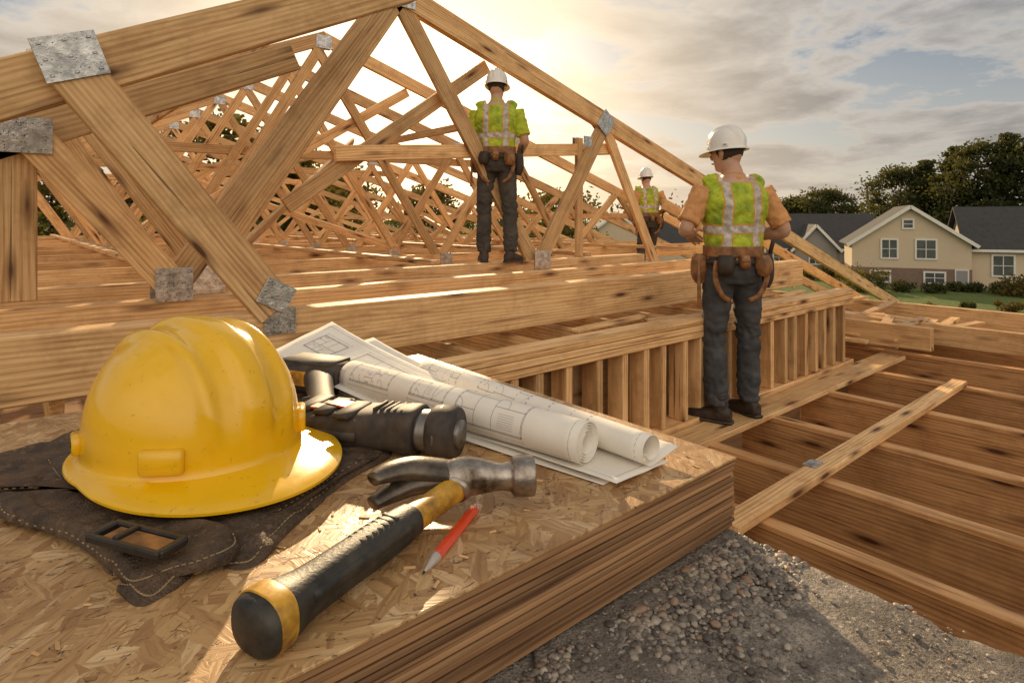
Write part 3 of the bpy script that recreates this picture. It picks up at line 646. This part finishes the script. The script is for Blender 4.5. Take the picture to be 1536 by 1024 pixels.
for x,y in((.08,.03),(.08,-.03),(.5,.031),(.5,-.031),(.7,.022)): loft(B,[dp(x,y,.012,.003,.003),dp(x+.012,y,.0135,.0034,.0034),dp(x+.024,y,.012,.003,.003)],seg=10)
B.obj('collar',[GRY],True,e)
g1=T(478,592,-.29); g1.z=-.262; g0=Vector(dp(.2)[:3])
B=MB(); loft(B,[(*g0,.022,.018),(*(g0*.5+g1*.5),.019,.017),(*g1,.024,.02)],seg=24,power=2.5)
M=Matrix.Rotation(math.atan2(dx.y,dx.x)-.12,3,'Z'); bc=C(-.338,1.03,-.266)
box(B,bc,(.062,.04,.026),M,0,.011); box(B,bc+M@Vector((0,0,.0265)),(.052,.03,.003),M,0,.003)
for k in(-1,0,1): box(B,bc+M@Vector((.0625,k*.02,0)),(.002,.006,.016),M,0,.001)
B.obj('battery_grip',[DBL],True,e)
B=MB(); box(B,bc+M@Vector((.012,-.0405,.004)),(.034,.0012,.012),M,0,.001); box(B,bc+M@Vector((.052,-.0405,.0)),(.006,.0012,.016),M,1,.001)
B.obj('battery_label',[YHN,GRY],False,e)
B=MB(); box(B,Vector(dp(.36,-.002,.0215)[:3]),(.026,.012,.0015),M2@Matrix.Rotation(.25,3,'Z'),0,.001); box(B,Vector(dp(.20,.006,.0185)[:3]),(.012,.009,.0015),M2,0,.001); B.obj('label',[ORG],False,e)
B=MB(); loft(B,[(*(g0*.72+g1*.28-dx*.02),.008,.012),(*(g0*.72+g1*.28-dx*.032),.006,.009)],seg=16); B.obj('trigger',[RUB],True,e)
# ================================================================= TOOL POUCH
def leather(name,c1,c2):
    m,nt,b=newmat(name); o=objco(nt); n=noi(nt,o,24,6,.75); n2=noi(nt,o,260,4,.7); v=N(nt,'ShaderNodeTexVoronoi',feature='DISTANCE_TO_EDGE'); v.inputs['Scale'].default_value=330; L(nt,o,v.inputs['Vector'])
    c=mix(nt,ramp(nt,n,[(.38,0.),(.62,1.)]),c1,c2); c=mix(nt,ramp(nt,noi(nt,o,60,5,.8),[(.54,0.),(.66,.55)]),c,tuple(x*2.0 for x in c1)); c=mix(nt,ramp(nt,n2,[(.55,0.),(.7,.6)]),c,tuple(x*.5 for x in c2)); L(nt,c,b.inputs['Base Color'])
    L(nt,ramp(nt,n,[(.3,.75),(.7,.5)]),b.inputs['Roughness']); bump(nt,b,math_(nt,'ADD',math_(nt,'ADD',n2,math_(nt,'MULTIPLY',n,3.)),v.outputs['Distance']),.8,.002); b.inputs['Specular IOR Level'].default_value=.35; return m
LEA=leather('worn_leather',(.14,.088,.052),(.05,.033,.022)); TAN=simple('thread',(.42,.29,.15),.8,0,.2,100,0)
e=empty('tool_pouch')
def patch(name,pts,cpx,z,th,parent,mat,amp=.004,stitch=True,seed=0):
    c=T(*cpx,z); P=[T(x,y,z) for x,y in pts]; P=[Vector(p) for p in catmull([tuple(p) for p in P+[P[0]]],9)[:-1]]
    n=len(P); m=40; vs=[];fs=[]; hc_=hh.location
    def H(p,r): 
        q=noise.noise(Vector((p.x*17+seed,p.y*17,1)))+.5*noise.noise(Vector((p.x*45,p.y*45,seed)))+1.1*(1-abs(noise.noise(Vector((p.x*11+p.y*16,p.y*12-p.x*6,seed+3))))*3.4)
        k=max(0,min(1,(r-.45)/.35)); dh=math.hypot(p.x-hc_.x,p.y-hc_.y); hk=max(0,min(1,(dh-.15)/.06))   # pressed flat under the hat
        seam=-.0022*math.exp(-((r-.95)/.012)**2)
        return min(z+th*(1-r**12)+max(q*amp*(.3+.7*k)*(1-.4*r**6),-.003)*(.25+.75*hk)+seam, -.2815+.05*hk)
    for i in range(m+1):
        r=(i/m)**.7
        for p in P:
            q=c.lerp(p,r); q=Vector((q.x,q.y,0)); vs.append(Vector((q.x,q.y,H(q,r))))
    for p in P: q=c.lerp(p,.995); vs.append(Vector((q.x,q.y,z-.001)))
    for i in range(m+1):
        for j in range(n): k=(j+1)%n; fs.append((i*n+j,i*n+k,(i+1)*n+k,(i+1)*n+j))
    B=MB(); B.add(vs,fs); B.obj(name,[mat],True,parent)
    if stitch:
        B=MB(); rr=.95
        for j in range(n):
            p=c.lerp(P[j],rr); q=c.lerp(P[(j+1)%n],rr); l=(q-p).length; k=max(1,int(l/.006)); d=Vector((q.x-p.x,q.y-p.y,0))
            if d.length<1e-5: continue
            d.normalize()
            for s in range(k):
                w=p.lerp(q,(s+.5)/k); zc=H(Vector((w.x,w.y,0)),rr)+.0006; M=Matrix((d,Z.cross(d),Z)).transposed()
                box(B,(w.x,w.y,zc),(.0018,.0006,.0006),M,0,.0002)
        B.obj('stitching',[TAN],False,parent)
patch('body',[(-60,700),(60,668),(150,640),(300,600),(470,592),(570,640),(592,680),(525,722),(470,768),(425,810),(380,856),(310,856),(262,888),(218,914),(180,895),(140,835),(100,805),(0,765),(-70,740)],(270,735),-.2985,.011,e,LEA,.006,seed=1)
patch('flap',[(60,690),(250,640),(470,640),(575,668),(510,716),(450,755),(345,815),(250,785),(100,735)],(320,712),-.2885,.004,e,leather('pouch_flap',(.115,.077,.050),(.042,.030,.021)),.004,seed=4)
patch('pocket',[(-10,745),(110,740),(240,770),(350,808),(345,842),(255,866),(205,882),(165,852),(100,808),(0,775)],(200,812),-.2905,.011,e,leather('pouch_pocket',(.13,.082,.049),(.044,.03,.021)),.005,seed=8)
patch('strap',[(-40,722),(60,716),(180,742),(250,770),(244,780),(170,757),(60,732),(-40,738)],(110,736),-.284,.006,e,leather('pouch_strap',(.17,.10,.057),(.06,.037,.024)),.002,seed=12)
B=MB(); bq=T(205,808,-.270); bd=(T(275,830,-.270)-T(132,793,-.270)).normalized(); M=Matrix((bd,Z.cross(bd),Z)).transposed()
for s in(-1,1): 
    box(B,bq+M@Vector((0,s*.0125,0)),(.042,.003,.0035),M,0,.0015); box(B,bq+M@Vector((s*.040,0,0)),(.004,.0125,.0035),M,0,.0015)
box(B,bq+M@Vector((.004,0,-.001)),(.034,.0092,.0025),M,1,.001); box(B,bq+M@Vector((-.012,0,.003)),(.003,.011,.002),M,0,.001)
B.obj('buckle',[simple('dark_buckle',(.06,.055,.05),.35,.6,.2,50,.3,.001),simple('rusty_strap',(.42,.18,.045),.6,0,.3,50,.4,.001,col2=(.09,.045,.02))],False,e)
# ================================================================= GROUND
def grass():
    m,nt,b=newmat('lawn_grass'); o=objco(nt); n=noi(nt,o,.06,5,.6); n2=noi(nt,o,2.5,6,.7); n3=noi(nt,o,18,3,.7)
    c=mix(nt,ramp(nt,n,[(.35,0.),(.65,1.)]),(.13,.19,.025),(.08,.12,.022)); c=mix(nt,ramp(nt,n2,[(.4,0.),(.7,.6)]),c,(.20,.21,.05)); c=mix(nt,math_(nt,'MULTIPLY',n3,.5),c,(.05,.075,.012)); L(nt,c,b.inputs['Base Color']); b.inputs['Roughness'].default_value=.95; bump(nt,b,n2,.8,.15); return m
GZ=-6.7
B=MB(); n=60; vs=[];fs=[]
for i in range(n+1):
    for j in range(n+1):
        f=lambda k:math.copysign(abs(k/n*2-1)**2.5,k/n*2-1)*2500
        x,y=f(i),f(j); r=math.hypot(x,y); vs.append((x,y,GZ+ (0.4*noise.noise(Vector((x*.03,y*.03,0))) if r>25 else 0)))
for i in range(n):
    for j in range(n): a=i*(n+1)+j; fs.append((a,a+1,a+n+2,a+n+1))
B.add(vs,fs); B.obj('lawn_ground',[grass()],True)
# ================================================================= HOUSES
def siding(name,c1):
    m,nt,b=newmat(name); o=objco(nt); w=N(nt,'ShaderNodeTexWave',bands_direction='Z',wave_profile='SAW'); w.inputs['Scale'].default_value=1.6; L(nt,o,w.inputs['Vector'])
    c=mix(nt,ramp(nt,w.outputs['Fac'],[(0.,.45),(.12,0.)]),c1,tuple(x*.4 for x in c1)); c=mix(nt,math_(nt,'MULTIPLY',noi(nt,o,1.5,5),.35),c,tuple(x*.6 for x in c1)); L(nt,c,b.inputs['Base Color']); b.inputs['Roughness'].default_value=.8; return m
def shingle():
    m,nt,b=newmat('roof_shingles'); o=objco(nt); br=N(nt,'ShaderNodeTexBrick'); br.inputs['Scale'].default_value=3; br.inputs['Color1'].default_value=(.05,.05,.055,1); br.inputs['Color2'].default_value=(.028,.028,.032,1); br.inputs['Mortar'].default_value=(.012,.012,.012,1); L(nt,o,br.inputs['Vector'])
    L(nt,mix(nt,noi(nt,o,2,4),br.outputs['Color'],(.07,.065,.06)),b.inputs['Base Color']); b.inputs['Roughness'].default_value=.85; return m
def brick():
    m,nt,b=newmat('brick_base'); o=objco(nt); br=N(nt,'ShaderNodeTexBrick'); br.inputs['Scale'].default_value=3.5; br.inputs['Color1'].default_value=(.24,.13,.08,1); br.inputs['Color2'].default_value=(.14,.08,.055,1); br.inputs['Mortar'].default_value=(.25,.22,.18,1); L(nt,mapping(nt,o,rot=(math.pi/2,0,0)),br.inputs['Vector']); L(nt,br.outputs['Color'],b.inputs['Base Color']); return m
SH=shingle(); BRK=brick(); TRIM=simple('white_trim',(.78,.75,.69),.5,0,.05,3,0); GLS,nt,bb=newmat('window_glass'); bb.inputs['Roughness'].default_value=.08; bb.inputs['Specular IOR Level'].default_value=.9
L(nt,mix(nt,noi(nt,objco(nt),1.2,3),(.02,.025,.03),(.16,.17,.18)),bb.inputs['Base Color'])
CREAM=siding('cream_siding',(.66,.53,.37)); GRYS=siding('grey_siding',(.30,.29,.28))
def house(name,loc,yaw,parts,wins,doors=()):
    e=empty(name,loc,yaw)
    W=MB();Rf=MB();Tr=MB();G=MB()
    for (x0,x1,y0,y1,h,p,axis,base,mi) in parts:
        b=base; cx,cy=(x0+x1)/2,(y0+y1)/2
        if b: box(W,(cx,cy,b/2),((x1-x0)/2+.04,(y1-y0)/2+.04,b/2),None,1,.02)
        if axis=='y':
            vs=[(x0,y0,b),(x1,y0,b),(x1,y0,h),(cx,y0,p),(x0,y0,h),(x0,y1,b),(x1,y1,b),(x1,y1,h),(cx,y1,p),(x0,y1,h)]
        else:
            vs=[(x0,y1,b),(x0,y0,b),(x0,y0,h),(x0,cy,p),(x0,y1,h),(x1,y1,b),(x1,y0,b),(x1,y0,h),(x1,cy,p),(x1,y1,h)]
        W.add(vs,[(0,1,2,3,4),(5,9,8,7,6),(0,5,6,1),(1,6,7,2),(0,4,9,5)],0 if mi==0 else 2)
        ov=.5
        if axis=='y':
            hw=(x1-x0)/2; sl=(p-h)/hw
            for s in(-1,1):
                a=Vector((cx-s*.02,cy,p+.12)); q=Vector((cx+s*(hw+ov),cy,h-ov*sl+.12)); d=(q-a); l=d.length; d.normalize(); nn=Vector((0,1,0)); zz_=d.cross(nn)
                box(Rf,(a+q)/2,(l/2,(y1-y0)/2+ov,.09),Matrix((d,nn,zz_)).transposed(),0,.02)
                box(Tr,(a+q)/2+Vector((0,-(y1-y0)/2-ov-.03,-.08)),(l/2,.025,.16),Matrix((d,nn,zz_)).transposed(),0,.01)
        else:
            hw=(y1-y0)/2; sl=(p-h)/hw
            for s in(-1,1):
                a=Vector((cx,cy-s*.02,p+.12)); q=Vector((cx,cy+s*(hw+ov),h-ov*sl+.12)); d=(q-a); l=d.length; d.normalize(); nn=Vector((1,0,0)); zz_=d.cross(nn)
                box(Rf,(a+q)/2,((l/2),(x1-x0)/2+ov,.09),Matrix((d,nn,zz_)).transposed(),0,.02)
            box(Tr,(cx,y0-ov-.02,h-ov*sl+.02),((x1-x0)/2+ov,.04,.13),None,0,.01)
    for (x,y,z,w,h,n) in wins:
        box(G,(x,y-.02,z),(w/2,.03,h/2),None,0,.005)
        for s in(-1,1): box(Tr,(x+s*(w/2+.06),y-.06,z),(.08,.06,h/2+.12),None,0,.01); box(Tr,(x,y-.058,z+s*(h/2+.06)),(w/2+.14,.055,.08),None,0,.01)
        for k in range(1,n): box(Tr,(x-w/2+w*k/n,y-.06,z),(.035,.03,h/2),None,0,.005)
        box(Tr,(x,y-.065,z),(w/2,.025,.03),None,0,.005)
    for (x,y,z,w,h) in doors:
        box(Tr,(x,y-.05,z+h/2),(w/2+.12,.05,h/2+.1),None,0,.01); box(W,(x,y-.11,z+h/2),(w/2,.03,h/2),None,2,.01)
    W.obj('walls',[CREAM if name!='grey_house' else GRYS,BRK,GRYS],False,e); Rf.obj('roof',[SH],False,e); Tr.obj('trim',[TRIM],False,e)
    if G.v: G.obj('windows',[GLS],False,e)
def at(px,d): return C((px-768)/900*d,d,GZ)
house('suburban_house',at(1362,60),vy-.42,[(-4.9,5.2,0,8,4.4,8.0,'y',1.9,0),(5.2,10.5,1.0,8.5,4.2,7.9,'x',0,0),(10.5,17,2.5,10,4.0,6.6,'x',0,2)],
  [(-1.6,0,3.8,1.3,1.8,2),(1.5,0,3.8,1.6,1.8,2),(0,0,6.3,.8,.8,1),(-2.4,-.04,1.0,1.6,1.0,2),(2.2,-.04,1.0,1.6,1.0,2),(7.9,1.0,2.3,1.6,1.9,2),(12.5,2.5,2.2,1.3,1.6,2)],[(4.4,-.05,0,.9,1.8)])
house('grey_house',at(1235,78),vy-.2,[(-7,7,0,9,3.3,7.4,'x',0,0),(-4,1,-2,5,3.2,6.0,'y',0,0),(5,13,2,9,3.4,6.8,'x',0,0)],[(-1.5,-2,1.8,1.4,1.3,2),(3.5,0,1.8,1.6,1.3,2),(-5.4,0,1.8,1.3,1.3,2),(9,2,1.8,1.3,1.3,2)])
house('suburban_house',at(925,85),vy,[(-5,5,0,9,4,7.6,'y',0,0),(5,12,2,9,3.5,6.5,'x',0,0)],[(-2,0,2.5,1.3,1.4,2),(2,0,2.5,1.3,1.4,2)])
house('grey_house',at(1480,100),vy-.3,[(-9,9,0,9,4,8.2,'x',0,0)],[(-4,0,2.5,1.3,1.4,2),(2,0,2.5,1.3,1.4,2)])
# ================================================================= TREES
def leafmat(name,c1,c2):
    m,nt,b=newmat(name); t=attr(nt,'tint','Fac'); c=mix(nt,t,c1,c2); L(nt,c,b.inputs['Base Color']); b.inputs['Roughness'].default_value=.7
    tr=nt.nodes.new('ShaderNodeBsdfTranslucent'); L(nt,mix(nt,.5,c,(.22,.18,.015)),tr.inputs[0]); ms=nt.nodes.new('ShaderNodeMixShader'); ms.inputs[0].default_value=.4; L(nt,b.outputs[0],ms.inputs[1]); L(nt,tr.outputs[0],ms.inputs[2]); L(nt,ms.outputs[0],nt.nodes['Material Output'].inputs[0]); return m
LF=leafmat('dark_foliage',(.028,.040,.012),(.09,.10,.026)); LW=leafmat('autumn_foliage',(.06,.06,.015),(.20,.13,.025)); BARK=simple('bark',(.06,.04,.028),.9,0,.3,5,.6,.03)
def quads(B,P,s,tint,mi=1):
    n=len(P); a=rng.normal(size=(n,3)); a/=np.linalg.norm(a,axis=1)[:,None]; b=rng.normal(size=(n,3)); b=np.cross(a,b); b/=np.linalg.norm(b,axis=1)[:,None]
    s=s*rng.uniform(.6,1.3,size=(n,1)); q=np.stack([P-a*s,P+b*s*.55,P+a*s,P-b*s*.55],1).reshape(-1,3)
    o=len(B.v); B.v+=q.tolist(); B.g+=q.tolist(); B.t+=np.repeat(tint,4).tolist(); B.f+=[(o+4*i,o+4*i+1,o+4*i+2,o+4*i+3) for i in range(n)]; B.m+=[mi]*n
def meshonly(B,name,mats,loc):
    me=D.meshes.new(name); me.from_pydata(B.v,[],B.f); a=me.attributes.new('tint','FLOAT','POINT'); a.data.foreach_set('value',np.array(B.t,dtype=np.float32))
    for m in mats: me.materials.append(m)
    me.polygons.foreach_set('material_index',B.m); o=D.objects.new(name,me); scene.collection.objects.link(o); o.location=loc; return o
def tree(name,loc,H,rad,mat=LF,nc=60,nl=90,ls=.3,conifer=False,base=.3):
    B=MB(); loft(B,[(0,0,-.3,.03*H,.03*H),(.1,0,H*.3,.018*H,.018*H),(-.1,.1,H*.65,.010*H,.010*H),(0,0,H*.93,.003*H,.003*H)],up=(0,1,0),seg=8,sub=2)
    for i in range(nc):
        f=R.random()
        z=H*(base+(1-base)*f)
        rr=rad*(1-f)**.8*R.uniform(.3,1)+.1 if conifer else rad*math.sqrt(max(.02,1-(2*f-1)**2))*R.uniform(.35,1.05)
        th=R.uniform(0,6.283); c=Vector((rr*math.cos(th),rr*math.sin(th),z))
        if i%3==0: loft(B,[(0,0,max(.2*H,z-rr*.6),.006*H,.006*H),(*(c*.95),.0015*H,.0015*H)],up=(0,1,.1),seg=5,sub=1)
        cr=rad*R.uniform(.16,.34)*(.6 if conifer else 1); P=rng.normal(size=(nl,3))*np.array([cr,cr,cr*(.35 if conifer else .55)])*.6+np.array(c)
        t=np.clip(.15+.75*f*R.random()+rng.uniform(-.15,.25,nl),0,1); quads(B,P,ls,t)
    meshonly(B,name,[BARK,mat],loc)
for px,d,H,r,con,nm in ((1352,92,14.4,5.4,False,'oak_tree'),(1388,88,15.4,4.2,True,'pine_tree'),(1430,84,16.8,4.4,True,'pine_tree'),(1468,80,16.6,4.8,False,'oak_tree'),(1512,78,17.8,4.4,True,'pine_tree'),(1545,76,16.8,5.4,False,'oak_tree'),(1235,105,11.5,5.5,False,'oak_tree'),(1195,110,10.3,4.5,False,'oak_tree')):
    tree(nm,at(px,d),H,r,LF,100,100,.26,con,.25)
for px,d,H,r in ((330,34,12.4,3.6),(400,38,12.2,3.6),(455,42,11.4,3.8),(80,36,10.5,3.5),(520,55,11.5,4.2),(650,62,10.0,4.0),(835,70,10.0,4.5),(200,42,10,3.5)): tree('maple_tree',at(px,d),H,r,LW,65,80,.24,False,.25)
B=MB()
for i in range(380):
    x=R.uniform(-190,230); d=R.uniform(120,150); c=C(x,d,0); hh_=R.uniform(6.2,9.5)*(1+.25*noise.noise(Vector((x*.04,0,0)))); P=rng.normal(size=(80,3))*np.array([2.2,2.2,2.2])+np.array([c.x,c.y,GZ+hh_*R.uniform(.3,.95)]); quads(B,P,.6,np.clip(rng.uniform(0,.6,80),0,1),0)
meshonly(B,'distant_tree_line',[LF],(0,0,0))
def shrub(px,d,r,n=16,mat=LF):
    B=MB()
    for i in range(n):
        c=np.array([R.gauss(0,r*.45),R.gauss(0,r*.45),r*R.uniform(.2,.9)]); quads(B,rng.normal(size=(90,3))*r*.22+c,.09+.03*r,np.clip(rng.uniform(0,1,90),0,1),1)
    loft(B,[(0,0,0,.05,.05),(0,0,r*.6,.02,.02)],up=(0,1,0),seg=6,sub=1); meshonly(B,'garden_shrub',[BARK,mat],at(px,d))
for px,d,r in ((1285,58,1.8),(1300,56,1.3),(1352,56,.8),(1395,55,.8),(1430,56,.7),(1462,55,.8),(1505,54,.9),(1532,52,1.5),(1250,70,1.3),(1215,68,1.2),(1515,44,.6),(1450,45,.45),(1395,44,.5)): shrub(px,d,r,mat=LF if R.random()<.6 else LW)
# ================================================================= LIGHT + SKY
EL=math.radians(21); s2=C(-.17,1).normalized(); S=Vector((s2.x*math.cos(EL),s2.y*math.cos(EL),math.sin(EL)))
sun=D.lights.new('sun','SUN'); sun.energy=5; sun.angle=math.radians(.6); sun.color=(1,.74,.43); so=D.objects.new('sun',sun); scene.collection.objects.link(so); so.rotation_euler=S.to_track_quat('Z','Y').to_euler(); so.location=(0,0,20)
w=D.worlds.new('World'); scene.world=w; w.use_nodes=True; nt=w.node_tree; nt.nodes.clear(); out=nt.nodes.new('ShaderNodeOutputWorld')
sky=nt.nodes.new('ShaderNodeTexSky'); sky.sky_type='NISHITA'; sky.sun_disc=False; sky.sun_elevation=EL; sky.sun_rotation=math.atan2(S.x,S.y); sky.dust_density=1.0; sky.air_density=1.0
b1=nt.nodes.new('ShaderNodeBackground'); b1.inputs[1].default_value=.055; L(nt,sky.outputs[0],b1.inputs[0])
tc=nt.nodes.new('ShaderNodeTexCoord').outputs['Generated']; sp=nt.nodes.new('ShaderNodeSeparateXYZ'); L(nt,tc,sp.inputs[0])
zc=math_(nt,'ADD',math_(nt,'MAXIMUM',sp.outputs[2],0.),.13); dv=nt.nodes.new('ShaderNodeCombineXYZ'); L(nt,math_(nt,'DIVIDE',sp.outputs[0],zc),dv.inputs[0]); L(nt,math_(nt,'DIVIDE',sp.outputs[1],zc),dv.inputs[1])
cn=noi(nt,mapping(nt,dv.outputs[0],(1,1,1),loc=(2.3,.4,0)),1.35,9,.6,.2)
dt=nt.nodes.new('ShaderNodeVectorMath'); dt.operation='DOT_PRODUCT'; L(nt,tc,dt.inputs[0]); GD=C(-.17,1,.17).normalized(); dt.inputs[1].default_value=GD
dp_=math_(nt,'MAXIMUM',dt.outputs['Value'],0.); g1_=math_(nt,'POWER',dp_,9.); g2_=math_(nt,'POWER',dp_,45.)
cc=ramp(nt,cn,[(.43,(.74,.70,.64)),(.52,(.46,.45,.44)),(.64,(.17,.19,.215))]); cc=mix(nt,g1_,cc,(1.15,.94,.68))
hz=ramp(nt,sp.outputs[2],[(.0,.95),(.12,.45),(.30,0.)])
cc=mix(nt,math_(nt,'MULTIPLY',hz,.7),cc,mix(nt,g1_,(.64,.55,.45),(1.15,.82,.50)))
b2=nt.nodes.new('ShaderNodeBackground'); L(nt,cc,b2.inputs[0]); b2.inputs[1].default_value=.9
cf=math_(nt,'MAXIMUM',ramp(nt,cn,[(.41,.08),(.49,.95)]),hz); mx=nt.nodes.new('ShaderNodeMixShader'); L(nt,cf,mx.inputs[0]); L(nt,b1.outputs[0],mx.inputs[1]); L(nt,b2.outputs[0],mx.inputs[2])
b3=nt.nodes.new('ShaderNodeBackground'); b3.inputs[0].default_value=(1,.70,.38,1); L(nt,math_(nt,'ADD',math_(nt,'MULTIPLY',g1_,.28),math_(nt,'MULTIPLY',g2_,1.5)),b3.inputs[1])
# added warm fill glow in the unseen sky behind the camera
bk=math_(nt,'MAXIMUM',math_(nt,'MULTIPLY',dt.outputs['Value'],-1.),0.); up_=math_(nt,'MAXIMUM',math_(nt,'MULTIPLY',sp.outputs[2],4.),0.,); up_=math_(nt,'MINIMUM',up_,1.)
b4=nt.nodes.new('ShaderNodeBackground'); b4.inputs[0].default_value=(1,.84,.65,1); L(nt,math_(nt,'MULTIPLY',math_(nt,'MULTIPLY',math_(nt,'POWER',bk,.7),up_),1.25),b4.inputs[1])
ad=nt.nodes.new('ShaderNodeAddShader'); L(nt,mx.outputs[0],ad.inputs[0]); L(nt,b3.outputs[0],ad.inputs[1])
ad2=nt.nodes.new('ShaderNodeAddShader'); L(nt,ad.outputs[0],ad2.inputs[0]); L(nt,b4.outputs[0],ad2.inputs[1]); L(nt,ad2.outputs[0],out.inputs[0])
# ================================================================= CAMERA
cam=D.cameras.new('camera'); co=D.objects.new('camera',cam); scene.collection.objects.link(co); scene.camera=co
cam.sensor_width=36; cam.lens=900/1536*36; cam.shift_y=-(512-330)/1536; cam.clip_start=.02; cam.clip_end=6000; co.location=(0,0,0); co.rotation_euler=(math.pi/2,0,-YAW)
scene.view_settings.view_transform='Standard'; scene.view_settings.look='None'; scene.view_settings.exposure=0
